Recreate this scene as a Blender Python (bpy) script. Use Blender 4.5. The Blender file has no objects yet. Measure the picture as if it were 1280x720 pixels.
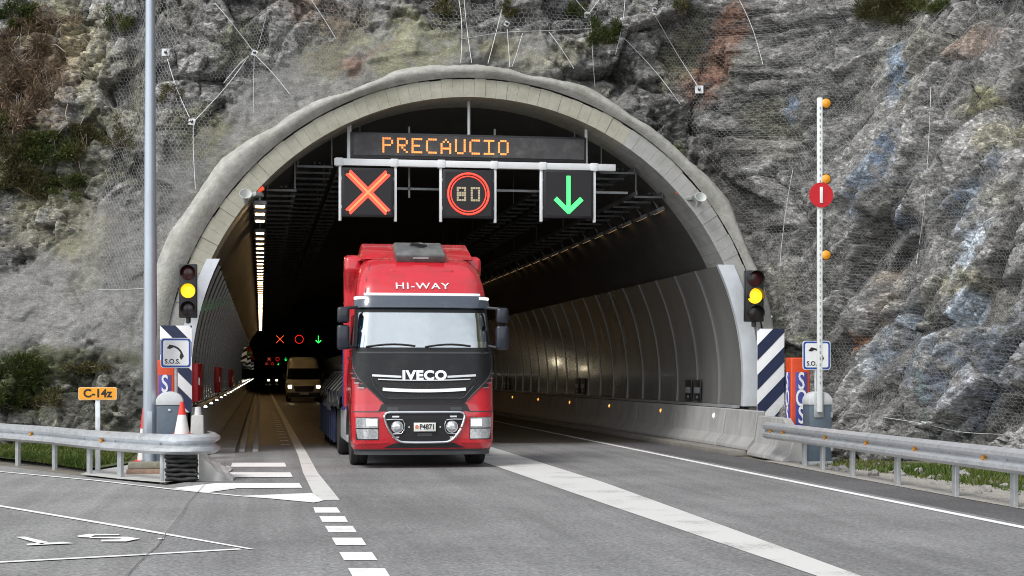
import bpy, bmesh, math, random
import numpy as np
from mathutils import Matrix, Vector

R_ = math.radians
random.seed(7)
rng = np.random.default_rng(11)
scene = bpy.context.scene
col = scene.collection

# ------------------------------------------------------------------ camera
FPX = 1950.0                                   # focal length in photo pixels (1280 wide)
YAW = math.atan(314 / FPX)                     # tunnel axis (+Y) vanishes 314 px left of centre
SA, CA = math.sin(YAW), math.cos(YAW)
EYE, HORIZON = 1.63, 468.0
cam_d = bpy.data.cameras.new('camera')
cam = bpy.data.objects.new('camera', cam_d)
col.objects.link(cam)
cam.location = (0, 0, EYE)
cam.rotation_euler = (R_(90), 0, -YAW)
cam_d.sensor_width = 36.0
cam_d.lens = FPX / 1280 * 36.0
cam_d.shift_y = 108 / 1280
cam_d.clip_end = 3000
scene.camera = cam

# ------------------------------------------------------------------ sky and sun (overcast)
SUN_EL, SUN_AZ = R_(50), R_(-48)               # behind the camera's left shoulder, diffuse
world = bpy.data.worlds.new('World')
scene.world = world
world.use_nodes = True
wn, wl = world.node_tree.nodes, world.node_tree.links
sky = wn.new('ShaderNodeTexSky')
sky.sky_type = 'NISHITA'
sky.sun_disc = False
sky.sun_elevation = SUN_EL
sky.sun_rotation = R_(180) - SUN_AZ
hs = wn.new('ShaderNodeHueSaturation')
hs.inputs['Saturation'].default_value = 0.22
wtc = wn.new('ShaderNodeTexCoord')
wno = wn.new('ShaderNodeTexNoise')
wno.inputs['Scale'].default_value = 2.6
wno.inputs['Detail'].default_value = 6
wrm = wn.new('ShaderNodeMapRange')
wrm.inputs['From Min'].default_value = 0.3
wrm.inputs['From Max'].default_value = 0.7
wrm.inputs['To Min'].default_value = 0.72
wrm.inputs['To Max'].default_value = 1.25
wmx = wn.new('ShaderNodeMix')
wmx.data_type = 'RGBA'
wmx.blend_type = 'MULTIPLY'
wmx.inputs['Factor'].default_value = 1.0
bg = wn['Background']
bg.inputs['Strength'].default_value = 0.125
wl.new(sky.outputs[0], hs.inputs['Color'])
wl.new(wtc.outputs['Generated'], wno.inputs['Vector'])
wl.new(wno.outputs['Fac'], wrm.inputs['Value'])
wl.new(hs.outputs[0], wmx.inputs[6])
wl.new(wrm.outputs[0], wmx.inputs[7])
wl.new(wmx.outputs[2], bg.inputs['Color'])
sun_d = bpy.data.lights.new('sun', 'SUN')
sun_d.energy = 1.0
sun_d.angle = R_(18)
sun_d.color = (1.0, 0.965, 0.91)
sun = bpy.data.objects.new('sun', sun_d)
col.objects.link(sun)
# direction towards the sun: behind the camera (-Y), a little to the left
sdir = Vector((math.sin(SUN_AZ) * math.cos(SUN_EL), -math.cos(SUN_AZ) * math.cos(SUN_EL), math.sin(SUN_EL)))
sun.rotation_euler = sdir.to_track_quat('Z', 'Y').to_euler()
sun.location = sdir * 60

scene.view_settings.view_transform = 'Standard'
scene.view_settings.look = 'None'
scene.view_settings.exposure = 1.15
scene.view_settings.gamma = 1.0
scene.view_settings.use_curve_mapping = False
scene.render.engine = 'CYCLES'
scene.cycles.use_denoising = True
scene.cycles.denoising_prefilter = 'NONE'
scene.cycles.filter_width = 1.0
scene.cycles.max_bounces = 6
scene.cycles.diffuse_bounces = 3
scene.cycles.glossy_bounces = 3
scene.cycles.transmission_bounces = 3
scene.cycles.transparent_max_bounces = 6
scene.cycles.sample_clamp_indirect = 4.0
scene.cycles.caustics_reflective = False
scene.cycles.caustics_refractive = False

# ------------------------------------------------------------------ photo pixel -> world
def ray(x, y):
    u = (x - 640) / FPX
    return SA + CA * u, CA - SA * u, (HORIZON - y) / FPX
def on_y(x, y, Y):
    r = ray(x, y); t = Y / r[1]
    return (r[0] * t, Y, EYE + r[2] * t)
def on_z(x, y, z=0.0):
    r = ray(x, y); t = (z - EYE) / r[2]
    return (r[0] * t, r[1] * t, z)
def on_x(x, y, X):
    r = ray(x, y); t = X / r[0]
    return (X, r[1] * t, EYE + r[2] * t)
def to_px(X, Y, Z):
    d = SA * X + CA * Y
    return 640 + FPX * (CA * X - SA * Y) / d, HORIZON - FPX * (Z - EYE) / d

# ------------------------------------------------------------------ materials
MATS = {}
def nd(t, typ, **kw):
    n = t.nodes.new(typ)
    for k, v in kw.items():
        setattr(n, k, v)
    return n
def mat(name, color, rough=0.5, metal=0.0, var=0.12, scale=6.0, bump=0.0, bscale=40.0, spec=0.5,
        coat=0.0, emit=None, estr=0.0, dirt=None, dirt_amt=0.0, dirt_scale=2.5, stretch=(1, 1, 1), alpha=1.0):
    if name in MATS:
        return MATS[name]
    m = bpy.data.materials.new(name)
    m.use_nodes = True
    t = m.node_tree
    b = t.nodes['Principled BSDF']
    L = t.links.new
    tc = nd(t, 'ShaderNodeTexCoord')
    mp = nd(t, 'ShaderNodeMapping')
    mp.inputs['Scale'].default_value = stretch
    L(tc.outputs['Object'], mp.inputs['Vector'])
    n1 = nd(t, 'ShaderNodeTexNoise')
    n1.inputs['Scale'].default_value = scale
    n1.inputs['Detail'].default_value = 6
    n1.inputs['Roughness'].default_value = 0.65
    L(mp.outputs[0], n1.inputs['Vector'])
    rp = nd(t, 'ShaderNodeValToRGB')
    c = color
    rp.color_ramp.elements[0].position = 0.3
    rp.color_ramp.elements[1].position = 0.7
    rp.color_ramp.elements[0].color = (c[0] * (1 - var), c[1] * (1 - var), c[2] * (1 - var), 1)
    rp.color_ramp.elements[1].color = (min(1, c[0] * (1 + var)), min(1, c[1] * (1 + var)), min(1, c[2] * (1 + var)), 1)
    L(n1.outputs['Fac'], rp.inputs['Fac'])
    out = rp.outputs['Color']
    if dirt is not None:
        n2 = nd(t, 'ShaderNodeTexNoise')
        n2.inputs['Scale'].default_value = dirt_scale
        n2.inputs['Detail'].default_value = 8
        n2.inputs['Roughness'].default_value = 0.7
        L(mp.outputs[0], n2.inputs['Vector'])
        mr = nd(t, 'ShaderNodeMapRange')
        mr.inputs['From Min'].default_value = 0.48
        mr.inputs['From Max'].default_value = 0.75
        mr.inputs['To Max'].default_value = dirt_amt
        L(n2.outputs['Fac'], mr.inputs['Value'])
        mx = nd(t, 'ShaderNodeMix', data_type='RGBA')
        L(mr.outputs[0], mx.inputs['Factor'])
        L(out, mx.inputs[6])
        mx.inputs[7].default_value = (*dirt, 1)
        out = mx.outputs[2]
    L(out, b.inputs['Base Color'])
    b.inputs['Roughness'].default_value = rough
    b.inputs['Metallic'].default_value = metal
    b.inputs['Specular IOR Level'].default_value = spec
    b.inputs['Coat Weight'].default_value = coat
    b.inputs['Coat Roughness'].default_value = 0.06
    b.inputs['Alpha'].default_value = alpha
    if rough > 0.12:
        rr = nd(t, 'ShaderNodeMapRange')
        rr.inputs['To Min'].default_value = max(0.02, rough - 0.1)
        rr.inputs['To Max'].default_value = min(1, rough + 0.1)
        L(n1.outputs['Fac'], rr.inputs['Value'])
        L(rr.outputs[0], b.inputs['Roughness'])
    if bump:
        n3 = nd(t, 'ShaderNodeTexNoise')
        n3.inputs['Scale'].default_value = bscale
        n3.inputs['Detail'].default_value = 5
        L(mp.outputs[0], n3.inputs['Vector'])
        bp = nd(t, 'ShaderNodeBump')
        bp.inputs['Strength'].default_value = bump
        bp.inputs['Distance'].default_value = 0.02
        L(n3.outputs['Fac'], bp.inputs['Height'])
        L(bp.outputs[0], b.inputs['Normal'])
    if emit is not None:
        b.inputs['Emission Color'].default_value = (*emit, 1)
        b.inputs['Emission Strength'].default_value = estr
    MATS[name] = m
    return m

def tint_mat(name, stops, rough=0.7, bump=0.0, bscale=30, trans=0.0, obj_noise=0.25):
    """colour picked from a ramp by the mesh attribute 'tint' (one value per leaf / blade / piece)"""
    m = bpy.data.materials.new(name)
    m.use_nodes = True
    t = m.node_tree; L = t.links.new
    b = t.nodes['Principled BSDF']
    at = nd(t, 'ShaderNodeAttribute', attribute_name='tint')
    rp = nd(t, 'ShaderNodeValToRGB')
    e = rp.color_ramp.elements
    while len(e) < len(stops):
        e.new(0.5)
    for i, c in enumerate(stops):
        e[i].position = i / (len(stops) - 1)
        e[i].color = (*c, 1)
    L(at.outputs['Fac'], rp.inputs['Fac'])
    L(rp.outputs[0], b.inputs['Base Color'])
    b.inputs['Roughness'].default_value = rough
    b.inputs['Specular IOR Level'].default_value = 0.3
    if trans:
        b.inputs['Subsurface Weight'].default_value = 0.0
        tr = nd(t, 'ShaderNodeBsdfTranslucent')
        L(rp.outputs[0], tr.inputs['Color'])
        mx = nd(t, 'ShaderNodeMixShader')
        mx.inputs[0].default_value = trans
        L(b.outputs[0], mx.inputs[1]); L(tr.outputs[0], mx.inputs[2])
        L(mx.outputs[0], t.nodes['Material Output'].inputs['Surface'])
    return m

# ------------------------------------------------------------------ mesh helpers
class MB:
    def __init__(s):
        s.v = []; s.f = []
    def add(s, vs, fs):
        o = len(s.v)
        s.v += [tuple(v) for v in vs]
        s.f += [tuple(i + o for i in f) for f in fs]
        return s
    def box(s, x0, x1, y0, y1, z0, z1):
        return s.add([(x0, y0, z0), (x1, y0, z0), (x1, y1, z0), (x0, y1, z0), (x0, y0, z1), (x1, y0, z1), (x1, y1, z1), (x0, y1, z1)],
                     [(0, 3, 2, 1), (4, 5, 6, 7), (0, 1, 5, 4), (1, 2, 6, 5), (2, 3, 7, 6), (3, 0, 4, 7)])
    def loft(s, rings, closed=True, cap=True):
        n = len(rings[0]); vs = [p for r in rings for p in r]; fs = []
        m = n if closed else n - 1
        for k in range(len(rings) - 1):
            for i in range(m):
                j = (i + 1) % n
                fs.append((k * n + i, k * n + j, (k + 1) * n + j, (k + 1) * n + i))
        if cap and closed:
            fs.append(tuple(range(n - 1, -1, -1)))
            fs.append(tuple((len(rings) - 1) * n + i for i in range(n)))
        return s.add(vs, fs)
    def tube(s, pts, r, n=8, cap=True):
        P = [Vector(p) for p in pts]
        rings = []
        up = Vector((0, 0, 1))
        for i, p in enumerate(P):
            d = (P[min(i + 1, len(P) - 1)] - P[max(i - 1, 0)])
            if d.length < 1e-9: d = Vector((0, 0, 1))
            d.normalize()
            ref = up if abs(d.z) < 0.9 else Vector((1, 0, 0))
            a = d.cross(ref).normalized(); b = a.cross(d).normalized()
            rr = r[i] if isinstance(r, (list, tuple)) else r
            rings.append([tuple(p + (a * math.cos(2 * math.pi * k / n) + b * math.sin(2 * math.pi * k / n)) * rr) for k in range(n)])
        return s.loft(rings, True, cap)
    def lathe(s, prof, n=24, c=(0, 0, 0), axis='z'):
        rings = []
        for r, h in prof:
            ring = []
            for k in range(n):
                a = 2 * math.pi * k / n
                x, y = r * math.cos(a), r * math.sin(a)
                if axis == 'z': p = (c[0] + x, c[1] + y, c[2] + h)
                elif axis == 'y': p = (c[0] + x, c[1] + h, c[2] + y)
                else: p = (c[0] + h, c[1] + x, c[2] + y)
                ring.append(p)
            rings.append(ring)
        return s.loft(rings, True, True)
    def prism(s, poly, a0, a1, plane='xz'):
        def P(p, a):
            return {'xz': (p[0], a, p[1]), 'xy': (p[0], p[1], a), 'yz': (a, p[0], p[1])}[plane]
        return s.loft([[P(p, a0) for p in poly], [P(p, a1) for p in poly]], True, True)
    def torus(s, c, R, r, n=32, m=8, plane='xz', sx=1, sz=1):
        rings = []
        for k in range(n + 1):
            a = 2 * math.pi * k / n
            ring = []
            for j in range(m):
                b = 2 * math.pi * j / m
                q = R + r * math.cos(b); h = r * math.sin(b)
                x, y = q * math.cos(a) * sx, q * math.sin(a) * sz
                ring.append({'xz': (c[0] + x, c[1] + h, c[2] + y), 'xy': (c[0] + x, c[1] + y, c[2] + h), 'yz': (c[0] + h, c[1] + x, c[2] + y)}[plane])
            rings.append(ring)
        return s.loft(rings, True, False)
    def move(s, M):
        s.v = [tuple(M @ Vector(v)) for v in s.v]
        return s
    def mesh(s, name, bevel=0.0, seg=2, smooth=30):
        me = bpy.data.meshes.new(name)
        me.from_pydata(s.v, [], s.f)
        bm = bmesh.new(); bm.from_mesh(me)
        bmesh.ops.remove_doubles(bm, verts=bm.verts, dist=1e-5)
        bmesh.ops.recalc_face_normals(bm, faces=bm.faces)
        if bevel:
            ed = [e for e in bm.edges if len(e.link_faces) == 2 and e.calc_face_angle(0) > 0.5]
            if ed:
                bmesh.ops.bevel(bm, geom=ed, offset=bevel, segments=seg, profile=0.5, affect='EDGES', clamp_overlap=True)
        bm.to_mesh(me); bm.free()
        if smooth:
            me.shade_smooth()
            me.set_sharp_from_angle(angle=R_(smooth))
        return me
    def build(s, name, m, parent=None, bevel=0.0, seg=2, smooth=30, loc=None, rot=None):
        return put(name, s.mesh(name, bevel, seg, smooth), m, parent, loc, rot)

def put(name, me, m, parent=None, loc=None, rot=None):
    if m is not None and not me.materials:
        me.materials.append(m)
    o = bpy.data.objects.new(name, me)
    col.objects.link(o)
    if parent is not None: o.parent = parent
    if loc is not None: o.location = loc
    if rot is not None: o.rotation_euler = rot
    return o
def np_mesh(name, V, F, tint=None, smooth=False):
    me = bpy.data.meshes.new(name)
    V = np.asarray(V, np.float32); F = np.asarray(F, np.int32)
    k = F.shape[1]
    me.vertices.add(len(V)); me.vertices.foreach_set('co', V.ravel())
    me.loops.add(F.size); me.loops.foreach_set('vertex_index', F.ravel())
    me.polygons.add(len(F)); me.polygons.foreach_set('loop_start', np.arange(0, F.size, k, dtype=np.int32))
    me.update(calc_edges=True)
    if tint is not None:
        a = me.attributes.new('tint', 'FLOAT', 'POINT')
        a.data.foreach_set('value', np.asarray(tint, np.float32))
    if smooth: me.shade_smooth()
    me.validate()
    return me
def tag(o, label=None, cat=None, group=None, kind=None):
    if label: o['label'] = label
    if cat: o['category'] = cat
    if group: o['group'] = group
    if kind: o['kind'] = kind
    return o
def thing(name, label, cat, loc=(0, 0, 0), rz=0.0, group=None):
    o = bpy.data.objects.new(name, None)
    o.empty_display_size = 0.1
    col.objects.link(o)
    o.location = loc
    o.rotation_euler = (0, 0, rz)
    return tag(o, label, cat, group)
def copy_tree(o, parent=None):
    c = o.copy(); col.objects.link(c); c.parent = parent
    for ch in list(o.children):
        copy_tree(ch, c)
    return c
def text_mb(body, size, extrude=0.004, offset=0.0, spacing=1.0, sx=1.0, align='CENTER', shear=0.0):
    """lettering as a mesh standing in the XZ plane and facing -Y, centred on the origin"""
    cu = bpy.data.curves.new('lettering', 'FONT')
    cu.body = body; cu.size = size; cu.extrude = extrude; cu.offset = offset
    cu.space_character = spacing; cu.align_x = align; cu.align_y = 'CENTER'; cu.shear = shear
    cu.resolution_u = 4
    o = bpy.data.objects.new('lettering', cu)
    col.objects.link(o)
    dg = bpy.context.evaluated_depsgraph_get()
    me = bpy.data.meshes.new_from_object(o.evaluated_get(dg))
    b = MB()
    b.add([(v.co.x * sx, -v.co.z, v.co.y) for v in me.vertices], [tuple(p.vertices) for p in me.polygons])
    bpy.data.objects.remove(o); bpy.data.curves.remove(cu); bpy.data.meshes.remove(me)
    return b

# ------------------------------------------------------------------ numpy noise
def hsh(i, j, s):
    n = (i.astype(np.int64) * 374761393 + j.astype(np.int64) * 668265263 + s * 974711 + 12345) & 0xffffffff
    n = ((n ^ (n >> 13)) * 1274126177) & 0xffffffff
    n = ((n ^ (n >> 15)) * 1103515245) & 0xffffffff
    return ((n ^ (n >> 16)) & 0xffff) / 65535.0
def vnoise(x, y, s=0):
    i = np.floor(x); j = np.floor(y)
    fx, fy = x - i, y - j
    fx = fx * fx * (3 - 2 * fx); fy = fy * fy * (3 - 2 * fy)
    a, b = hsh(i, j, s), hsh(i + 1, j, s)
    c, d = hsh(i, j + 1, s), hsh(i + 1, j + 1, s)
    return (a * (1 - fx) + b * fx) * (1 - fy) + (c * (1 - fx) + d * fx) * fy
def fbm(x, y, s=0, o=5, g=0.5):
    t = 0; a = 1; n = 0
    for k in range(o):
        t = t + a * vnoise(x * 2 ** k, y * 2 ** k, s + k); n += a; a *= g
    return t / n - 0.5
def facet(x, y, s=0, tilt=1.0):
    """broken-rock blocks: tilted planes per Voronoi cell -> height, random value per block, distance to the crack"""
    i0 = np.floor(x); j0 = np.floor(y)
    d1 = np.full(x.shape, 9.0); d2 = np.full(x.shape, 9.0)
    h = np.zeros(x.shape); rid = np.zeros(x.shape)
    for di in (-1, 0, 1):
        for dj in (-1, 0, 1):
            i = i0 + di; j = j0 + dj
            px = i + 0.1 + 0.8 * hsh(i, j, s); py = j + 0.1 + 0.8 * hsh(i, j, s + 1)
            dx = x - px; dy = y - py
            d = dx * dx + dy * dy
            r = hsh(i, j, s + 2)
            hh = (r - 0.5) + tilt * ((hsh(i, j, s + 3) - 0.5) * dx + (hsh(i, j, s + 4) - 0.5) * dy)
            near = d < d1
            d2 = np.where(near, d1, np.minimum(d2, d))
            h = np.where(near, hh, h); rid = np.where(near, r, rid)
            d1 = np.where(near, d, d1)
    return h, rid, np.sqrt(d2) - np.sqrt(d1)
def sstep(a, b, x):
    t = np.clip((x - a) / (b - a), 0, 1)
    return t * t * (3 - 2 * t)
# ================================================================== THE SETTING
TX, TZ, TR = 4.45, 1.46, 6.02                   # tunnel axis, arch centre height, arch radius
PY = 32.6                                       # front plane of the portal

def sheet(name, poly, z, m, parent=None, cat=None):
    b = MB(); b.add([(p[0], p[1], z) for p in poly], [tuple(range(len(poly)))])
    o = b.build(name, m, parent, smooth=0)
    # make sure it faces up
    if o.data.polygons[0].normal.z < 0: o.data.flip_normals()
    return o

def asphalt(name, base, seed=0.0, wet=0.0, patch=0.22, speck=0.36):
    m = bpy.data.materials.new(name); m.use_nodes = True
    t = m.node_tree; L = t.links.new; b = t.nodes['Principled BSDF']
    tc = nd(t, 'ShaderNodeTexCoord')
    mp = nd(t, 'ShaderNodeMapping'); mp.inputs['Location'].default_value = (seed, seed, 0)
    L(tc.outputs['Object'], mp.inputs['Vector'])
    def noise(sc, det=4, ro=0.6, vec=None):
        n = nd(t, 'ShaderNodeTexNoise'); n.inputs['Scale'].default_value = sc
        n.inputs['Detail'].default_value = det; n.inputs['Roughness'].default_value = ro
        L((vec or mp).outputs[0], n.inputs['Vector']); return n
    big = noise(0.35, 5)
    st = nd(t, 'ShaderNodeMapping'); st.inputs['Scale'].default_value = (3.2, 0.12, 1)
    L(mp.outputs[0], st.inputs['Vector'])
    track = noise(0.8, 4, 0.6, st)               # long streaks along the lanes: tyre tracks
    grit = noise(24, 4, 0.8)
    vo = nd(t, 'ShaderNodeTexVoronoi'); vo.inputs['Scale'].default_value = 34
    L(mp.outputs[0], vo.inputs['Vector'])
    def mr(src, a, c, lo, hi):
        n = nd(t, 'ShaderNodeMapRange'); n.inputs['From Min'].default_value = a; n.inputs['From Max'].default_value = c
        n.inputs['To Min'].default_value = lo; n.inputs['To Max'].default_value = hi; L(src, n.inputs['Value']); return n.outputs[0]
    def mul(a, c):
        n = nd(t, 'ShaderNodeMath', operation='MULTIPLY'); L(a, n.inputs[0]); L(c, n.inputs[1]); return n.outputs[0]
    f = mul(mr(big.outputs['Fac'], .3, .7, 1 - patch, 1 + patch), mr(track.outputs['Fac'], .3, .7, .82, 1.16))
    f = mul(f, mr(grit.outputs['Fac'], .36, .66, 1 - speck, 1 + speck * 1.1))
    f = mul(f, mr(vo.outputs['Color'], 0, 1, .74, 1.26))
    cb = nd(t, 'ShaderNodeCombineColor')
    for k, c in enumerate(base):
        n = nd(t, 'ShaderNodeMath', operation='MULTIPLY'); L(f, n.inputs[0]); n.inputs[1].default_value = c
        L(n.outputs[0], cb.inputs[k])
    L(cb.outputs[0], b.inputs['Base Color'])
    b.inputs['Roughness'].default_value = 0.82 - wet
    b.inputs['Specular IOR Level'].default_value = 0.35
    bp = nd(t, 'ShaderNodeBump'); bp.inputs['Strength'].default_value = 0.5; bp.inputs['Distance'].default_value = 0.01
    L(grit.outputs['Fac'], bp.inputs['Height']); L(bp.outputs[0], b.inputs['Normal'])
    return m

def paint_mat(name, c, wear=0.45):
    m = bpy.data.materials.new(name); m.use_nodes = True
    t = m.node_tree; L = t.links.new; b = t.nodes['Principled BSDF']
    tc = nd(t, 'ShaderNodeTexCoord')
    n = nd(t, 'ShaderNodeTexNoise'); n.inputs['Scale'].default_value = 26; n.inputs['Detail'].default_value = 6; n.inputs['Roughness'].default_value = .75
    n2 = nd(t, 'ShaderNodeTexNoise'); n2.inputs['Scale'].default_value = 1.3; n2.inputs['Detail'].default_value = 3
    L(tc.outputs['Object'], n.inputs['Vector']); L(tc.outputs['Object'], n2.inputs['Vector'])
    ad = nd(t, 'ShaderNodeMath', operation='ADD'); L(n.outputs['Fac'], ad.inputs[0]); L(n2.outputs['Fac'], ad.inputs[1])
    mr = nd(t, 'ShaderNodeMapRange'); mr.inputs['From Min'].default_value = 1.05; mr.inputs['From Max'].default_value = 1.32; mr.inputs['To Max'].default_value = wear
    L(ad.outputs[0], mr.inputs['Value'])
    mx = nd(t, 'ShaderNodeMix', data_type='RGBA'); L(mr.outputs[0], mx.inputs['Factor'])
    mx.inputs[6].default_value = (*c, 1); mx.inputs[7].default_value = (.16, .16, .155, 1)
    L(mx.outputs[2], b.inputs['Base Color']); b.inputs['Roughness'].default_value = .6
    return m

M_road = asphalt('asphalt_main', (.20, .20, .20), 3)
M_side = asphalt('asphalt_side', (.235, .235, .23), 9, patch=.18)
M_shoul = asphalt('asphalt_shoulder', (.10, .098, .10), 17)
M_tun = asphalt('asphalt_tunnel', (.12, .105, .082), 23, wet=.3)
M_paint = paint_mat('road_paint', (.80, .80, .79))
M_paint_old = paint_mat('road_paint_worn', (.62, .62, .60), .75)
M_conc = mat('concrete_grey', (.33, .33, .325), .85, var=.18, scale=3, bump=.35, bscale=30, dirt=(.13, .125, .115), dirt_amt=.6, dirt_scale=1.6)
M_conc_w = mat('concrete_pale', (.47, .47, .45), .85, var=.15, scale=4, bump=.3, bscale=25, dirt=(.2, .195, .18), dirt_amt=.55, dirt_scale=2)
M_galv = mat('galvanised_steel', (.66, .69, .72), .34, .6, var=.12, scale=9, dirt=(.3, .29, .27), dirt_amt=.4, dirt_scale=4)
M_galv_dull = mat('galvanised_dull', (.42, .44, .45), .55, .5, var=.15, scale=7, dirt=(.2, .19, .17), dirt_amt=.45)
M_white_met = mat('white_painted_metal', (.74, .76, .77), .4, 0, var=.07, scale=5, dirt=(.4, .4, .38), dirt_amt=.35)
M_black = mat('black_plastic', (.018, .018, .02), .45, 0, var=.3, scale=20)
M_rubber = mat('black_rubber', (.022, .022, .022), .75, 0, var=.25, scale=14, dirt=(.1, .095, .09), dirt_amt=.35, dirt_scale=3)
M_navy = mat('navy_paint', (.012, .02, .06), .5, var=.12)
M_blue = mat('sign_blue', (.015, .07, .32), .45, var=.1)
M_white = mat('sign_white', (.78, .79, .80), .45, var=.05)
M_sblack = mat('sign_black', (.012, .012, .012), .5, var=.1)
M_red = mat('sign_red', (.55, .012, .02), .42, var=.08)
M_orange_red = mat('sos_orange_red', (.62, .07, .02), .45, var=.1, dirt=(.3, .05, .02), dirt_amt=.3)

# --- ground
M_soil = mat('verge_soil', (.16, .145, .12), .95, var=.35, scale=2.2, bump=.8, bscale=18, dirt=(.09, .1, .05), dirt_amt=.7, dirt_scale=.9)
gz = -0.03
g = MB()
gx = [-1500, -200, -60, -20, 0, 20, 60, 200, 1500]; gy = [-1500, -200, -50, 0, 33.5, 34.5, 60, 200, 1500]
gv = [(x, y, gz) for y in gy for x in gx]
gf = [(j * 9 + i, j * 9 + i + 1, (j + 1) * 9 + i + 1, (j + 1) * 9 + i) for j in range(8) for i in range(8)]
g.add(gv, gf)
tag(g.build('ground', M_soil, smooth=0), kind='structure')

CRK = [on_z(*p)[:2] for p in [(157, 724), (176, 700), (196, 684), (213, 664), (231, 642), (236, 630), (246, 618), (262, 602)]]
# --- roads: carriageway, side apron on the left, right shoulder, tunnel carriageway
tag(sheet('road', [(-1.2, -80), (8.2, -80), (8.2, 36.5), (-.5, 36.5), (-.5, 27.5)] + CRK[::-1] + [(-1.12, 6)], 0.0, M_road), kind='structure')
tag(sheet('side_road', [(-1.204, -80), (-1.124, 6)] + [(x - .004, y) for x, y in CRK] + [(-.504, 27.5), (-.504, 36.4), (-.85, 36.4), (-1.1, 30), (-.95, 24.6), (-1.35, 23.5), (-2.1, 24.6), (-2.9, 25.9), (-3.8, 27.6), (-4.7, 29.2), (-6.4, 32.2), (-12, 40), (-40, 60), (-60, 40), (-60, -80)], -.002, M_side), kind='structure')
tag(sheet('shoulder', [(8.204, -80), (9.02, -80), (9.1, 19), (9.2, 24), (9.3, 27), (9.35, 29), (9.3, 36.5), (8.204, 36.5)], -.001, M_shoul), kind='structure')
tag(sheet('tunnel_road', [(-.5, 36.504), (9.3, 36.504), (9.3, 700), (-.5, 700)], .0, M_tun), kind='structure')

# --- verge kerb concrete
tag(sheet('gravel_strip', [(9.04, -40), (9.104, 19), (9.204, 24), (9.36, 28.3), (9.9, 28.2), (10.3, 24), (10.9, 15), (11.5, -40)], .004,
          mat('pale_gravel', (.36, .34, .31), .95, var=.45, scale=30, bump=1.0, bscale=45, dirt=(.14, .14, .1), dirt_amt=.7, dirt_scale=3)), kind='structure')
tag(sheet('concrete_apron', [(-2.9, 26.1), (-2.2, 24.9), (-1.45, 23.9), (-.95, 24.6), (-1.1, 31.8), (-2.2, 31.8), (-2.6, 29)], .012, M_conc_w), kind='structure')

# --- painted markings (positions read off the photograph on the road plane)
def marks(name, polys, z=.006, m=M_paint):
    b = MB()
    for p in polys:
        b.add([(q[0], q[1], z) for q in p], [tuple(range(len(p)))])
    o = b.build(name, m, smooth=0)
    for pl in o.data.polygons:
        if pl.normal.z < 0: pl.flip()
    return tag(o, kind='structure')
zpx = lambda pts: [on_z(x, y)[:2] for x, y in pts]
def strip(xs, w):      # polyline with width, in world xy
    L_, R2 = [], []
    for i, p in enumerate(xs):
        a = Vector(xs[max(0, i - 1)]); c = Vector(xs[min(len(xs) - 1, i + 1)])
        d = (c - a).normalized(); n = Vector((-d.y, d.x))
        ww = w[i] if isinstance(w, (list, tuple)) else w
        L_.append(tuple(Vector(p) + n * ww / 2)); R2.append(tuple(Vector(p) - n * ww / 2))
    return [[L_[i], R2[i], R2[i + 1], L_[i + 1]] for i in range(len(xs) - 1)]
marks('edge_line', strip([(8.02, -60), (8.0, 15.5), (7.97, 25), (8.0, 36), (8.02, 53), (8.02, 640)], .13))
marks('centre_line', [[(4.45, -60), (4.79, -60), (4.78, 12), (4.43, 12)], [(4.43, 12), (4.78, 12), (4.96, 18), (4.27, 19)], [(4.27, 19), (4.96, 18), (5.1, 23), (5.1, 28), (4.09, 28.2)], [(4.09, 28.2), (5.1, 28), (5.1, 34.5), (4.06, 34.5)]], m=M_paint_old)
marks('tunnel_centre_line', strip([(4.58, 34.6), (4.6, 60), (4.64, 640)], [1.0, .4, .3]), m=M_paint_old)
marks('inner_edge_line', strip([(.86, 20.3), (.81, 26), (.84, 31.5), (.84, 52), (.84, 640)], [.3, .24, .2, .17, .16]), m=M_paint_old)
for k, (x0, x1, y0, x2, x3, y1) in enumerate([(391.7, 421, 634.7, 394, 425.8, 641.4), (399, 431, 645.8, 403, 435, 653), (406, 441, 658, 411, 446, 666),
                             (414.7, 452, 672.8, 420, 458, 682), (424, 465, 690.8, 430, 472, 701), (435, 481, 711, 441, 488, 722), (449, 500, 735, 457, 508, 748), (466, 524, 765, 476, 536, 782)]):
    marks('give_way_dash', [zpx([(x0, y0), (x1, y0), (x3, y1), (x2, y1)])])
for poly in ([(290, 579), (356, 579), (358, 584), (289, 584)], [(287, 591), (363, 591), (366, 597), (285, 597)],
             [(215, 611), (270, 604.5), (374, 604.5), (378, 610.5), (297, 611), (258, 616.5)], [(302, 620.5), (390, 617), (404, 626.5), (392, 629)]):
    marks('hatch_bar', [zpx(poly)], z=.0095)
marks('side_edge_line', strip([on_z(*p)[:2] for p in [(-220, 571), (0, 590), (120, 601), (215, 612), (300, 620.5), (398, 628)]], .085), z=.008)
marks('side_triangle_line', strip([on_z(*p)[:2] for p in [(-160, 607), (0, 633), (160, 660), (314, 687)]], [.09, .09, .09, .05])
      + strip([on_z(*p)[:2] for p in [(-160, 712), (0, 703.5), (160, 695), (300, 687)]], .10), z=.007)
marks('road_lettering', [zpx(p) for p in ([(20, 672.4), (31, 672), (61, 679), (52, 681.5)], [(32, 681), (80, 678.6), (92, 680.3), (35, 683)],
      [(96, 671), (110, 668.6), (150, 668.8), (148, 670.2), (118, 670.4), (112, 673), (99, 672.6)],
      [(112, 672.4), (160, 672.2), (175, 674.5), (158, 678), (127, 678), (126, 676), (150, 675.4), (152, 674.4), (112, 673.8)], [(197, 674), (204, 673.6), (205, 675), (198, 675.4)])], z=.0105)
for k in range(16):
    Y = 36.2 + k * 2.1
    marks('rumble_bar', [[(.46, Y), (.66, Y), (.66, Y + .55), (.46, Y + .55)]], z=.0095, m=M_paint_old)
crk = CRK
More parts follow.
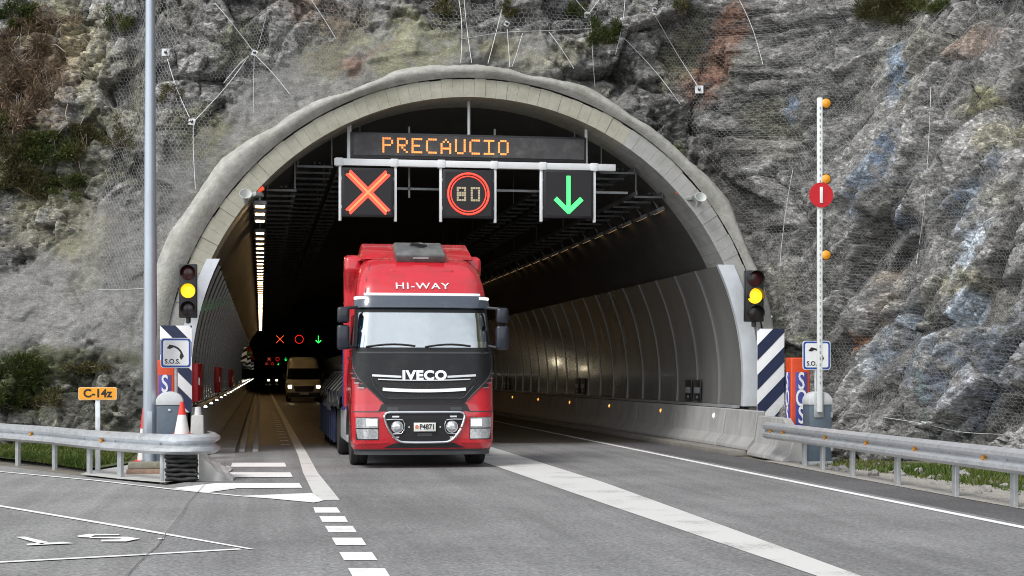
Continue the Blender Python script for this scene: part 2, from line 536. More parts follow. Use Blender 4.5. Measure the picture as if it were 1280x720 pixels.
b = strip([(x + random.uniform(-.03, .03), y + random.uniform(-.04, .04)) for x, y in crk], [.008, .007, .009, .006, .007, .006, .007, .006])
marks('tar_seam', b, z=.0125, m=mat('tar_seam', (.10, .10, .10), .8, var=.3))

# ------------------------------------------------------------------ the cliff
path_c = np.array([(-42, 47), (-30, 41), (-14, 36.4), (-9, 35.2), (-5.5, 34.6), (-3, 34.0), (0, 33.7), (4.5, 33.7), (9, 33.6), (10.4, 33.3), (11.1, 31.6), (11.9, 28.9), (13.3, 26.2), (15.2, 22.8), (17.2, 17), (18.6, 8), (19.2, -6), (19.5, -40)], float)  # last points run unseen past the camera, added to block sky light
seg = np.r_[0, np.cumsum(np.hypot(*np.diff(path_c, axis=0).T))]
ss = np.linspace(0, seg[-1], 4000)
px_ = np.interp(ss, seg, path_c[:, 0]); py_ = np.interp(ss, seg, path_c[:, 1])
def gsm(a, w):
    k = np.exp(-np.linspace(-2.5, 2.5, w) ** 2); k /= k.sum()
    return np.convolve(np.pad(a, w // 2, mode='edge'), k, 'valid')[:len(a)]
px_, py_ = gsm(px_, 61), gsm(py_, 61)
s_of_x = lambda x: float(np.interp(x, px_, ss))
sA, sB = s_of_x(-10.5), s_of_x(15.6)
s_ax = np.r_[np.linspace(ss[8], sA, 70)[:-1], np.arange(sA, sB, .042), np.linspace(sB, ss[-8], 60)]
z_ax = np.r_[np.arange(-.35, 10.4, .042), np.linspace(10.45, 17, 40)]
SX = np.interp(s_ax, ss, px_); SY = np.interp(s_ax, ss, py_)
tx = np.gradient(SX, s_ax); ty = np.gradient(SY, s_ax); tl = np.hypot(tx, ty)
NX, NY = ty / tl, -tx / tl                      # towards the road
U, V = np.meshgrid(s_ax, z_ax, indexing='ij')
BX = np.repeat(SX[:, None], len(z_ax), 1); BY = np.repeat(SY[:, None], len(z_ax), 1)
nX = np.repeat(NX[:, None], len(z_ax), 1); nY = np.repeat(NY[:, None], len(z_ax), 1)
right = sstep(10.2, 11.6, BX)                   # 1 on the right-hand cutting
leftm = 1 - sstep(-4.5, -1.0, BX)
lean = -(.10 + .26 * right + .20 * leftm) * np.maximum(V, 0) - .10 * np.maximum(V - 7.5, 0)
PXX, PYY = to_px(BX + nX * lean, BY + nY * lean, V)
wq = fbm(U * .9, V * .9, 40, 4)
def blob(cx, cy, rx, ry, ang=0.0, soft=.45, warp=1.3, seed=0):
    c, s_ = math.cos(R_(ang)), math.sin(R_(ang))
    dx, dy = PXX - cx, PYY - cy
    q = np.sqrt(((dx * c + dy * s_) / rx) ** 2 + ((-dx * s_ + dy * c) / ry) ** 2)
    w = fbm(U * 1.7 + seed * 7.3, V * 1.7 - seed * 3.1, 60 + seed, 5, .6)
    return 1 - sstep(1 - soft, 1 + soft * .4, q + warp * w)
arc = np.hypot(BX - TX, np.maximum(V - TZ, 0))
collar = (1 - sstep(7.1, 8.6, arc + 1.6 * wq)) * (1 - sstep(10.2, 10.9, BX)) * (1 - sstep(700, 800, PXX + 120 * wq))
shot = np.clip(collar + blob(60, 380, 170, 80, -8, seed=1) + blob(140, 330, 70, 110, 0, seed=2) + blob(430, 90, 130, 60, -30, seed=3)
               + .9 * blob(300, 200, 110, 70, -35, seed=4) + .8 * blob(560, 70, 140, 30, 0, seed=5), 0, 1)
shot *= 1 - .9 * blob(60, 500, 150, 46, 0, seed=6)
# block structure
def rot2(a, sx, sy):
    c, s_ = math.cos(R_(a)), math.sin(R_(a))
    return (U * c + V * s_) / sx, (-U * s_ + V * c) / sy
wu, wv = .5 * fbm(U * .7, V * .7, 5, 4), .5 * fbm(U * .7, V * .7, 15, 4)
a1, b1 = rot2(54, 3.4, .95); a2, b2 = rot2(58, 1.35, .42); a3, b3 = rot2(50, .42, .17); a4, b4 = rot2(60, .17, .085)
wu, wv = .6 * wu, .6 * wv
f1 = facet(a1 + wu, b1 + wv, 100, 1.5); f2 = facet(a2 + wu, b2 + wv, 110, 1.6); f3 = facet(a3 + wu, b3 + wv, 120, 1.5); f4 = facet(a4, b4, 125, 1.4)
l1 = facet(U / 1.5 + wu, V / 1.2 + wv, 130, 1.4); l2 = facet(U / .55 + wu, V / .45 + wv, 140, 1.6); l3 = facet(U / .2, V / .16, 150, 1.5); l4 = facet(U / .09, V / .08, 155, 1.4)
crack = lambda e, w: -np.exp(-(e / w) ** 2)
hr = .95 * f1[0] + .34 * f2[0] + .085 * f3[0] + .02 * f4[0] + .18 * crack(f1[2], .04) + .12 * crack(f2[2], .05) + .03 * crack(f3[2], .08)
hl = .62 * l1[0] + .24 * l2[0] + .075 * l3[0] + .03 * l4[0] + .14 * crack(l1[2], .05) + .09 * crack(l2[2], .06) + .03 * crack(l3[2], .08)
hrock = hr * right + hl * (1 - right) + .55 * fbm(U * .35, V * .35, 70, 4) + .012 * fbm(U * 9, V * 9, 71, 3)
hshot = .75 * fbm(U * .5, V * .5, 72, 4, .45) + .16 * fbm(U * 2.2, V * 2.2 + .4 * U, 73, 5, .55) + .03 * fbm(U * 11, V * 11, 74, 3) + .05 * l2[0]
HH = hrock * (1 - shot) + hshot * shot
stones = blob(95, 65, 62, 52, -20, seed=7)
HH += stones * (.16 * (np.sqrt(np.clip(l2[2], 0, 1)) - .3) + .05 * np.sqrt(np.clip(l3[2], 0, 1)))
HH += .30 * blob(520, 70, 90, 70, -35, seed=8) - .35 * blob(740, 70, 60, 55, 20, seed=9) + .3 * blob(690, 75, 50, 40, 0, seed=10) - .6 * blob(860, 190, 32, 60, -30, seed=11)
HH += .35 * sstep(1.6, .2, V) * leftm + .25 * sstep(1.2, 0, V) * right
# keep the rock behind the portal ring
dring = np.hypot(BX - TX, np.maximum(V - TZ, 0))
HH = np.where((dring < 7.3) & (BX < 10.9), np.minimum(HH, np.where(BX > 9.3, -.05, .3)), HH)
HH = np.clip(HH, -1.6, 1.25)
QX = BX + nX * (lean + HH); QY = BY + nY * (lean + HH); QZ = V + .12 * HH

# colours: per-block greys plus mapped stains (colour of the rock itself)
def lin(r, g_, b_):
    return np.array([((c / 255) / 12.92 if c / 255 < .04045 else ((c / 255 + .055) / 1.055) ** 2.4) for c in (r, g_, b_)])
rid = (f1[1] * .35 + f2[1] * .35 + f3[1] * .3) * right + (l1[1] * .3 + l2[1] * .4 + l3[1] * .3) * (1 - right)
val = .06 + .25 * np.clip(rid * 1.35 - .18, 0, 1) ** 1.6
val *= 1 + .7 * fbm(U * 3, V * 3, 80, 5, .6)
COL = val[..., None] * np.array([1.0, .985, .95])
def tintc(mask, c, k=1.0):
    global COL
    m = np.clip(mask * k, 0, 1)[..., None]
    COL = COL * (1 - m) + m * (np.array(c) * (.7 + .9 * (rid[..., None] * .5 + .25 + .6 * fbm(U * 2.5, V * 2.5, 81, 4)[..., None])))
sc = (.185 + .16 * fbm(U * 1.4, V * 1.4 + .3 * U, 82, 6, .6) + .05 * fbm(U * 8, V * 8, 83, 3))[..., None] * np.array([1.0, .99, .94])
COL = COL * (1 - shot[..., None]) + sc * shot[..., None]
olive = np.clip(fbm(U * .9, V * .8, 84, 5) * 3.2 - .2, 0, 1)
tintc(olive * (.6 - .3 * right), (.17, .165, .085), .9)
stk = sstep(.52, .75, f2[1]) * right
for cx, cy, rx, ry, an, c, k in [
    (1132, 95, 20, 45, 0, (.15, .24, .38), .8), (1140, 190, 14, 30, 20, (.14, .22, .35), .75), (1095, 235, 52, 24, -35, (.16, .25, .38), .8),
    (1150, 255, 18, 50, 25, (.15, .24, .36), .8), (1215, 260, 26, 40, 30, (.17, .24, .33), .75), (978, 130, 12, 20, 0, (.16, .24, .36), .8), (1262, 200, 18, 40, 10, (.18, .24, .33), .5),
    (1195, 400, 10, 48, 28, (.55, .63, .72), 1), (1232, 300, 12, 30, 40, (.58, .64, .7), .9), (1215, 330, 8, 30, 30, (.5, .58, .66), .9), (1185, 470, 40, 50, 0, (.13, .18, .26), .6), (1250, 440, 40, 60, 20, (.14, .19, .27), .55),
    (1110, 430, 12, 60, 35, (.16, .24, .33), .6), (1165, 480, 8, 70, 5, (.14, .22, .2), .5), (1090, 440, 22, 16, 0, (.12, .19, .28), .6),
    (1262, 170, 34, 22, -30, (.30, .28, .18), .8), (1228, 135, 30, 22, -40, (.24, .24, .10), .8), (1210, 350, 30, 14, -30, (.34, .32, .2), .7), (1110, 370, 24, 40, 25, (.26, .18, .09), .6), (1064, 430, 10, 14, 0, (.36, .15, .05), .8),
    (1120, 10, 60, 18, 0, (.10, .10, .03), .9), (950, 160, 40, 40, 0, (.09, .09, .04), .5), (960, 430, 40, 60, 0, (.08, .085, .03), .6), (1230, 60, 50, 20, -25, (.33, .2, .13), .5),
    (915, 230, 55, 110, -25, (.055, .053, .048), 1.1), (985, 330, 50, 90, 0, (.055, .055, .05), .7), (850, 170, 30, 60, -25, (.045, .045, .04), .8), (905, 45, 22, 70, 22, (.24, .12, .075), .9), (872, 100, 34, 26, 0, (.24, .125, .085), .85), (862, 60, 26, 60, 25, (.13, .125, .06), .7), (845, 195, 22, 34, 0, (.07, .075, .03), .8),
    (420, 60, 60, 40, -30, (.22, .21, .13), .8), (520, 60, 60, 60, 30, (.26, .26, .15), .75), (455, 75, 42, 10, -25, (.22, .15, .12), .6), (440, 85, 14, 12, 0, (.26, .15, .11), .6), (560, 40, 20, 40, 0, (.16, .16, .08), .6), (700, 70, 60, 20, -20, (.24, .235, .15), .6), (620, 62, 30, 16, 0, (.2, .19, .1), .7),
    (300, 50, 40, 30, -30, (.15, .155, .08), .7), (250, 160, 40, 40, 0, (.16, .16, .08), .7), (290, 210, 20, 60, 40, (.2, .195, .12), .7), (400, 15, 60, 30, 0, (.24, .15, .11), .5),
    (95, 65, 60, 50, -20, (.34, .31, .20), .85), (70, 55, 40, 34, 0, (.33, .21, .13), .5), (35, 110, 60, 80, 0, (.13, .085, .05), .8), (60, 30, 60, 40, 0, (.10, .10, .05), .6), (60, 200, 120, 60, 0, (.075, .075, .035), .8), (60, 280, 90, 40, 0, (.19, .18, .11), .6),
    (40, 470, 70, 40, 0, (.06, .065, .02), .8), (110, 445, 80, 12, 5, (.07, .075, .03), .8), (150, 460, 40, 30, 0, (.06, .06, .045), .8), (90, 500, 130, 50, 0, (.05, .05, .042), 1.1), (30, 480, 70, 40, 0, (.05, .06, .02), .9)]:
    bl_ = c[2] > c[0] and cx > 900
    tintc(blob(cx, cy, rx, ry, an, seed=int(cx) % 23) * (sstep(-.2, .06, fbm(U * 6 + V * 3, V * 4, 90, 4, .6)) if bl_ else sstep(-.3, .0, fbm(U * 5, V * 5, 91, 4, .6))), tuple((.8 if bl_ else .78) * q for q in c), k * (.8 if bl_ else .8))
tintc(stk * sstep(.5, .9, fbm(U * .5, V * .5, 85, 3) + .75) * .5, (.34, .34, .33), .7)
COL = np.clip(COL, .012, .75)

inside = (np.hypot(BX - TX, np.maximum(V - TZ, 0)) < 6.35) & (np.abs(BX - TX) < 6.18)
ni, nj = U.shape
idx = np.arange(ni * nj).reshape(ni, nj)
keep = ~(inside[:-1, :-1] & inside[1:, 1:] & inside[1:, :-1] & inside[:-1, 1:])
F = np.stack([idx[:-1, :-1], idx[1:, :-1], idx[1:, 1:], idx[:-1, 1:]], -1)[keep]
cm = np_mesh('cliff', np.stack([QX, QY, QZ], -1).reshape(-1, 3), F)
ca = cm.color_attributes.new('rock_colour', 'FLOAT_COLOR', 'POINT')
ca.data.foreach_set('color', np.concatenate([COL.reshape(-1, 3), np.ones((ni * nj, 1))], 1).astype(np.float32).ravel())
sa = cm.attributes.new('shotcrete', 'FLOAT', 'POINT'); sa.data.foreach_set('value', shot.astype(np.float32).ravel())
M_rock = bpy.data.materials.new('rock'); M_rock.use_nodes = True
t = M_rock.node_tree; L = t.links.new; bs = t.nodes['Principled BSDF']
at = nd(t, 'ShaderNodeAttribute', attribute_name='rock_colour')
tc = nd(t, 'ShaderNodeTexCoord')
mpx = nd(t, 'ShaderNodeMapping'); mpx.inputs['Rotation'].default_value = (0, R_(-55), 0); mpx.inputs['Scale'].default_value = (.6, 1, 1.35)
L(tc.outputs['Object'], mpx.inputs['Vector'])
n1 = nd(t, 'ShaderNodeTexNoise'); n1.inputs['Scale'].default_value = 7; n1.inputs['Detail'].default_value = 10; n1.inputs['Roughness'].default_value = .82
n2 = nd(t, 'ShaderNodeTexNoise'); n2.inputs['Scale'].default_value = 38; n2.inputs['Detail'].default_value = 5
L(mpx.outputs[0], n1.inputs['Vector']); L(tc.outputs['Object'], n2.inputs['Vector'])
mr1 = nd(t, 'ShaderNodeMapRange'); mr1.inputs['From Min'].default_value = .3; mr1.inputs['From Max'].default_value = .7; mr1.inputs['To Min'].default_value = .66; mr1.inputs['To Max'].default_value = 1.38
L(n1.outputs['Fac'], mr1.inputs['Value'])
mr2 = nd(t, 'ShaderNodeMapRange'); mr2.inputs['From Min'].default_value = .3; mr2.inputs['From Max'].default_value = .7; mr2.inputs['To Min'].default_value = .72; mr2.inputs['To Max'].default_value = 1.28
L(n2.outputs['Fac'], mr2.inputs['Value'])
mm = nd(t, 'ShaderNodeMath', operation='MULTIPLY'); L(mr1.outputs[0], mm.inputs[0]); L(mr2.outputs[0], mm.inputs[1])
sht = nd(t, 'ShaderNodeAttribute', attribute_name='shotcrete')
wv_ = nd(t, 'ShaderNodeMix', data_type='VECTOR'); wv_.inputs['Factor'].default_value = .035
L(mpx.outputs[0], wv_.inputs[4]); L(n1.outputs['Color'], wv_.inputs[5])
chip = []
for sc_, lo_, hi_ in ((4.5, .74, 1.26), (13, .55, 1.5), (30, .6, 1.45)):
    vo_ = nd(t, 'ShaderNodeTexVoronoi'); vo_.inputs['Scale'].default_value = sc_
    L(wv_.outputs[1], vo_.inputs['Vector'])
    lo2 = nd(t, 'ShaderNodeMapRange'); lo2.inputs['To Min'].default_value = lo_; lo2.inputs['To Max'].default_value = .9; L(sht.outputs['Fac'], lo2.inputs['Value'])
    hi2 = nd(t, 'ShaderNodeMapRange'); hi2.inputs['To Min'].default_value = hi_; hi2.inputs['To Max'].default_value = 1.1; L(sht.outputs['Fac'], hi2.inputs['Value'])
    sep = nd(t, 'ShaderNodeSeparateColor'); L(vo_.outputs['Color'], sep.inputs[0])
    mrv = nd(t, 'ShaderNodeMapRange'); L(sep.outputs[0], mrv.inputs['Value']); L(lo2.outputs[0], mrv.inputs['To Min']); L(hi2.outputs[0], mrv.inputs['To Max'])
    m3 = nd(t, 'ShaderNodeMath', operation='MULTIPLY'); L(mm.outputs[0], m3.inputs[0]); L(mrv.outputs[0], m3.inputs[1]); mm = m3
    chip.append(sep.outputs[1])
vm = nd(t, 'ShaderNodeVectorMath', operation='SCALE'); L(at.outputs['Color'], vm.inputs[0]); L(mm.outputs[0], vm.inputs['Scale'])
L(vm.outputs[0], bs.inputs['Base Color']); bs.inputs['Roughness'].default_value = .8; bs.inputs['Specular IOR Level'].default_value = .35
ad = nd(t, 'ShaderNodeMath', operation='MULTIPLY_ADD'); ad.inputs[1].default_value = .35
L(n2.outputs['Fac'], ad.inputs[0]); L(n1.outputs['Fac'], ad.inputs[2])
bp = nd(t, 'ShaderNodeBump'); bp.inputs['Distance'].default_value = .03; bp.inputs['Strength'].default_value = .55
for cc_, k_ in ((chip[1], .9), (chip[2], .5)):
    a3 = nd(t, 'ShaderNodeMath', operation='MULTIPLY_ADD'); a3.inputs[1].default_value = k_; L(cc_, a3.inputs[0]); L(ad.outputs[0], a3.inputs[2]); ad = a3
L(ad.outputs[0], bp.inputs['Height']); L(bp.outputs[0], bs.inputs['Normal'])
cliff = put('cliff', cm, M_rock); tag(cliff, kind='structure')
# ground on top of the cliff so that it is a hill, not a sheet
hb = MB()
top = [(float(QX[i, -1]), float(QY[i, -1]), float(QZ[i, -1])) for i in range(0, ni, 8)]
bk = [(x * 1.6 - 3, y + 60, z + 26) for x, y, z in top]; bk2 = [(x * 2.2 - 3, y + 190, z + 34) for x, y, z in top]
hb.loft([top, bk, bk2], closed=False, cap=False)
tag(hb.build('hill', mat('hillside', (.06, .065, .03), .95, var=.5, scale=.8, bump=1, bscale=3), smooth=0), kind='structure')

# surface look-up by photo pixel, on a smoothed skin just outside the rock
def box_blur(a, k):
    for ax in (0, 1):
        p = np.pad(a, [(k, k) if q == ax else (0, 0) for q in (0, 1)], mode='edge')
        c = np.cumsum(p, ax); c = np.concatenate([np.zeros_like(np.take(c, [0], ax)), c], ax)
        n = a.shape[ax]
        a = (np.take(c, range(2 * k + 1, 2 * k + 1 + n), ax) - np.take(c, range(0, n), ax)) / (2 * k + 1)
    return a
HS = box_blur(np.maximum(HH, box_blur(HH, 7) + .03), 5)
HS = np.maximum(HS, HH + .015) + .035
KX = BX + nX * (lean + HS); KY = BY + nY * (lean + HS); KZ = V + .12 * HS
KPX, KPY = to_px(KX, KY, KZ)
def surf(x, y, out=0.0, raw=False):
    d = (KPX - x) ** 2 + (KPY - y) ** 2
    i = np.unravel_index(np.argmin(d), d.shape)
    A = (QX, QY, QZ) if raw else (KX, KY, KZ)
    return Vector((A[0][i] + nX[i] * out, A[1][i] + nY[i] * out, A[2][i])), Vector((nX[i], nY[i], 0.25)).normalized()
# ================================================================== TUNNEL
tunnel = thing('tunnel', 'arched concrete road tunnel portal with pale ring and dark interior cut into the cliff', 'tunnel', (TX, PY, 0))
def prof(r, a):                                  # a: 0 at right springing .. pi at left springing, local x,z
    return r * math.cos(a), TZ + r * math.sin(a)
def arch_pts(r, n=48, foot=-.05, a0=0.0, a1=math.pi):
    p = [prof(r, a0 + (a1 - a0) * k / n) for k in range(n + 1)]
    return [(p[0][0], foot)] + p + [(p[-1][0], foot)]
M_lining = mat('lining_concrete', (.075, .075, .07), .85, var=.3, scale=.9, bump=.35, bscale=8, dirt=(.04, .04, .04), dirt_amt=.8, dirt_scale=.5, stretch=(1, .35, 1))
lb = MB()
ys = [0.02, .8, 2, 4, 8, 14, 22, 34, 50, 80, 120, 200, 300, 450, 670]
lb.loft([[(x, y, z) for x, z in arch_pts(TR, 56)] for y in ys], closed=False, cap=False)
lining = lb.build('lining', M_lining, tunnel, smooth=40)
eb = MB(); pts = [(x, 668, z) for x, z in arch_pts(TR, 40)]
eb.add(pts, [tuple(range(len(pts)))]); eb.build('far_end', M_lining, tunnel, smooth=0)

# ring of the portal: blocks with open joints, uneven
M_ring = mat('ring_concrete', (.36, .355, .29), .85, var=.16, scale=3.5, bump=.35, bscale=22, dirt=(.25, .25, .17), dirt_amt=.75, dirt_scale=1.3)
M_ring2 = mat('ring_concrete_grey', (.34, .34, .325), .85, var=.16, scale=3.5, bump=.35, bscale=22, dirt=(.2, .2, .17), dirt_amt=.7, dirt_scale=1.3)
NSEG = 84
foot_n = 3
for k in range(NSEG):
    a0 = math.pi * k / NSEG; a1 = math.pi * (k + 1) / NSEG
    g_ = .0002
    ro = 6.40 + random.uniform(-.015, .02)
    poly = [prof(TR - .004, a0 + g_), prof(ro, a0 + g_), prof(ro, (a0 + a1) / 2), prof(ro, a1 - g_), prof(TR - .004, a1 - g_), prof(TR - .004, (a0 + a1) / 2)]
    y0 = random.uniform(-.008, .008)
    MB().prism(poly, y0, 1.3).build('ring_segment', M_ring if 26 < k < 76 else M_ring2, tunnel, bevel=.0025, seg=1)
for sgn in (-1, 1):
    for q in range(3):
        z0, z1 = TZ - (q + 1) * .5, TZ - q * .5 - .008
        x0, x1 = sorted((sgn * (TR - .004), sgn * 6.4))
        MB().box(x0, x1, random.uniform(-.006, .006), 1.3, z0, z1).build('ring_segment', M_ring2, tunnel, bevel=.004, seg=1)

# sprayed concrete collar outside the ring: lumpy, wider on the left haunch
M_coll = mat('collar_shotcrete', (.34, .337, .31), .9, var=.25, scale=5, bump=.6, bscale=22, dirt=(.2, .2, .15), dirt_amt=.75, dirt_scale=1.1)
na, nr, ny = 520, 14, 16
def collar_out(a):
    d = math.degrees(a)
    r = 6.70 + .04 * math.sin(d * .21) + .008 * math.sin(d * .9 + 2) + .03 * math.sin(d * .37 + 1)
    r += .26 * math.exp(-((d - 141) / 10) ** 2) + .25 * math.exp(-((d - 163) / 16) ** 2) + .05 * math.exp(-((d - 40) / 12) ** 2)
    if d > 176: r += .05
    return r
AA = np.r_[np.full(14, 0.0), np.linspace(0, math.pi, na), np.full(14, math.pi)]
foot = np.r_[np.linspace(TZ + .1, .08, 14), np.zeros(na), np.linspace(.08, TZ + .1, 14)]
ring_v = []
for a, ft in zip(AA, foot):
    ro = collar_out(a); c, s_ = math.cos(a), math.sin(a)
    prow = []
    for k in range(nr):                          # front face, inner -> outer, bulging
        f = k / (nr - 1); r = 6.415 + (ro - 6.415) * f
        y = -.03 - .10 * math.sin(min(1, f * 1.15) * math.pi * .8) + .16 * max(0, f - .75) / .25
        prow.append((r, y))
    for k in range(1, ny):                       # back into the cliff
        f = k / (ny - 1); prow.append((ro + .12 * f, .13 + 2.6 * f))
    ring_v.append([(r * c, y, TZ - ft + r * s_) for r, y in prow])
RV = np.array(ring_v)
ai = np.arange(len(AA))[:, None] * .06; bj = np.arange(nr + ny - 1)[None, :] * .36
lump = fbm(ai + 3, bj + 0 * ai, 200, 4, .55)
lump2 = fbm(ai * 4, bj * 1.3, 201, 3)
nrm = RV - np.array([0, 1.6, TZ]); nrm /= np.linalg.norm(nrm, axis=2, keepdims=True)
amp = 1.0 * np.ones(nr + ny - 1); amp[0] = .15; amp[1] = .5
RV = RV + nrm * ((.035 * lump + .02 * lump2 + .02 * fbm(ai * 14, bj * 4, 202, 3)) * amp[None, :])[..., None]
n0, n1_ = RV.shape[:2]
ix = np.arange(n0 * n1_).reshape(n0, n1_)
put('shotcrete_collar', np_mesh('shotcrete_collar', RV.reshape(-1, 3), np.stack([ix[:-1, :-1], ix[:-1, 1:], ix[1:, 1:], ix[1:, :-1]], -1).reshape(-1, 4), smooth=True), M_coll, tunnel)

# cladding panels on both walls
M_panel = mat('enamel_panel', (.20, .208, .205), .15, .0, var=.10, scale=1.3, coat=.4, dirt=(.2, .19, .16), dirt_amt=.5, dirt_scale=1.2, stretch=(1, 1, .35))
M_panel_l = mat('enamel_panel_shaded', (.036, .034, .025), .13, .0, var=.25, scale=1.3, coat=.6, dirt=(.03, .03, .02), dirt_amt=.6, dirt_scale=1.2, stretch=(1, 1, .35))  # left wall's copy of the same enamel, with its shade put into the colour
M_trim = mat('panel_trim', (.66, .70, .74), .35, .2, var=.06, scale=4, dirt=(.4, .42, .44), dirt_amt=.3)
def panel_mesh(sgn, ln):
    b = MB()
    zz = np.linspace(.96, 3.98, 12)
    def X(z, r): return sgn * math.sqrt(max(0, r * r - (z - TZ) ** 2))
    r0, r1 = 5.90, 5.87
    for (ya, yb, r) in ((.014, ln - .02, r0), (0.0, .014, r1), (ln - .02, ln - .006, r1)):
        rings = []
        for y in (ya, yb):
            rings.append([(X(z, r), y, z) for z in zz] + [(X(z, 5.95), y, z) for z in zz[::-1]])
        b.loft(rings, True, True)
    return b.mesh('cladding_panel', smooth=35)
for sgn in (1, -1):
    me = panel_mesh(sgn, 1.8)
    for k in range(48):
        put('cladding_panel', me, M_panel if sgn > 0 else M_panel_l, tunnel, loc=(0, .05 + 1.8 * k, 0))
    b = MB(); zz = np.linspace(.96, 3.98, 8)
    b.loft([[(sgn * math.sqrt(5.9 ** 2 - (z - TZ) ** 2), y, z) for z in zz] for y in (86.5, 660)], closed=False, cap=False)
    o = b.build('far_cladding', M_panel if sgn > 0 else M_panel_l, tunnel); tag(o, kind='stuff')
    b = MB(); zz = np.linspace(.94, 4.0, 14)
    wd = .36 if sgn > 0 else .26
    fr = [(sgn * math.sqrt(5.86 ** 2 - (z - TZ) ** 2), z) for z in zz]
    ou = [(sgn * (math.sqrt(5.86 ** 2 - (z - TZ) ** 2) + wd), z) for z in zz[::-1]]
    b.prism(fr + ou, -.075, -.02)
    b.loft([[(x, -.02, z) for x, z in fr], [(x, .06, z) for x, z in fr]], closed=False, cap=False)
    b.build('end_trim', M_trim, tunnel)
    b = MB()                                     # dark plinth behind the barrier, under the panels
    x0, x1 = sorted((sgn * 5.93, sgn * 5.99))
    b.box(x0, x1, .1, 660, .1, .93); b.build('plinth', mat('plinth_dark', (.05, .05, .052), .7, var=.2), tunnel)
    b = MB(); x0, x1 = sorted((sgn * 5.70, sgn * 5.86))
    b.box(x0, x1, .2, 660, .90, .955); b.build('panel_base_rail', M_galv_dull, tunnel)
# little equipment doors on the right cladding, red hydrant doors on the left one
M_door = mat('equipment_door', (.02, .022, .02), .4, var=.2)
for Y in (35.75, 36.55, 49.2, 50.1, 64.6, 65.5):
    x = TX + 5.86
    d = tag(MB().box(-.03, .0, -.27, .27, 0, .5).build('equipment_box', M_door, None, bevel=.01, loc=(x, Y + .3, 1.0)),
            'dark equipment box on the right cladding, %s pair from the portal, %s one' % (['first', 'second', 'third'][[35, 36, 49, 50, 64, 65].index(int(Y)) // 2], 'nearer' if int(Y) in (35, 49, 64) else 'farther'), 'box', 'equipment boxes on the cladding')
    MB().box(-.045, -.032, -.2, .2, .18, .32).build('grille', M_galv_dull, d)
    MB().box(-.04, -.032, -.03, .03, .06, .12).build('latch', M_galv, d)
for k, (Y0, Y1, w_) in enumerate(((33.0, 35.7, 'nearest to the portal'), (49.5, 53.5, 'second from the portal'), (71, 77, 'farthest from the portal'))):
    d = thing('hydrant_cabinet', 'red hydrant cabinet door on the left tunnel wall, ' + w_, 'cabinet', (TX - 5.80, Y0, 1.06), 0, 'red cabinets on the left wall')
    MB().box(-.1, .06, 0, Y1 - Y0, 0, .8).build('door', M_red, d, bevel=.012)
    MB().box(.066, .09, .2, .3, .35, .5).build('handle', M_galv, d)

# walkways, gutter
M_walk = mat('walkway_concrete', (.20, .19, .17), .8, var=.2, scale=2, bump=.3, bscale=25, dirt=(.09, .085, .07), dirt_amt=.6)
tag(MB().box(-1.62, -.52, 33.0, 690, -.02, .10).build('left_walkway', M_walk, bevel=.01), kind='structure')
tag(MB().box(-.45, -.33, 33.2, 690, -.02, .05).build('gutter_kerb', M_conc, bevel=.006), kind='structure')
tag(MB().box(-.17, -.05, 33.2, 690, -.02, .045).build('gutter_kerb', M_conc, bevel=.006), kind='structure')
tag(MB().box(9.32, 10.6, 30.4, 690, -.02, .09).build('right_walkway', M_walk, bevel=.01), kind='structure')

# new jersey barriers
def jersey(sgn, ln, h=.8, w=.30):
    p = [(0, .0), (0, .08), (.16, .26), (.24, h), (.24 + .16, h), (.42, .0)]
    p = [(sgn * x, z) for x, z in p]
    return p
M_jer = mat('barrier_concrete', (.37, .37, .365), .8, var=.14, scale=2.4, bump=.3, bscale=26, dirt=(.15, .15, .14), dirt_amt=.6, dirt_scale=1.5, stretch=(1, 1, .4))
bar = thing('concrete_barrier', 'long grey concrete safety barrier along the right tunnel wall and out of the portal', 'barrier', (9.72, PY, .0))
pj = jersey(1, 4)
me = MB().prism(pj, .006, 3.994).mesh('segment', bevel=.012, seg=1)
for k in range(22): put('segment', me, M_jer, bar, loc=(0, .1 + 4 * k, .09))
tag(MB().prism(pj, 88.2, 660).build('far_segments', M_jer, bar, loc=(0, 0, .09)), kind='stuff')
# two free segments outside, turning towards the guardrail, with a sloped end
def seg_between(p0, p1, h=.8, end=False):
    d = Vector((p1[0] - p0[0], p1[1] - p0[1])); ang = math.atan2(d.x, d.y)
    b = MB()
    if end:
        q = [(x, z * .58) for x, z in pj]
        b.loft([[(x, 0, z) for x, z in pj], [(x, d.length * .35, z) for x, z in pj], [(x, d.length, z) for x, z in q]], True, True)
    else:
        b.prism(pj, 0, d.length - .02)
    return b, ang
for p0, p1, end, zf in (((9.72, 32.6), (9.66, 30.3), False, .09), ((9.66, 30.26), (9.58, 28.9), False, .0), ((9.585, 28.85), (9.52, 27.75), True, .0)):
    b, ang = seg_between(p0, p1, end=end)
    # mirror so the profile still faces the road while running towards the camera
    b.v = [(x, -y, z) for x, y, z in b.v]
    d = Vector((p1[0] - p0[0], p1[1] - p0[1])); rz = math.atan2(-d.x, d.y) + math.pi
    b.build('end_segment' if end else 'segment', M_jer, bar, bevel=.015, seg=1, loc=(p0[0] - 9.72, p0[1] - PY, zf), rot=(0, 0, rz))
lbar = thing('concrete_barrier', 'grey concrete barrier along the left tunnel wall beside the walkway', 'barrier', (-1.02, PY, .1))
pl_ = jersey(-1, 4, .82)
me = MB().prism(pl_, .006, 3.994).mesh('segment', bevel=.012, seg=1)
for k in range(22): put('segment', me, M_jer, lbar, loc=(0, .1 + 4 * k, 0))
tag(MB().prism(pl_, 88.2, 660).build('far_segments', M_jer, lbar), kind='stuff')

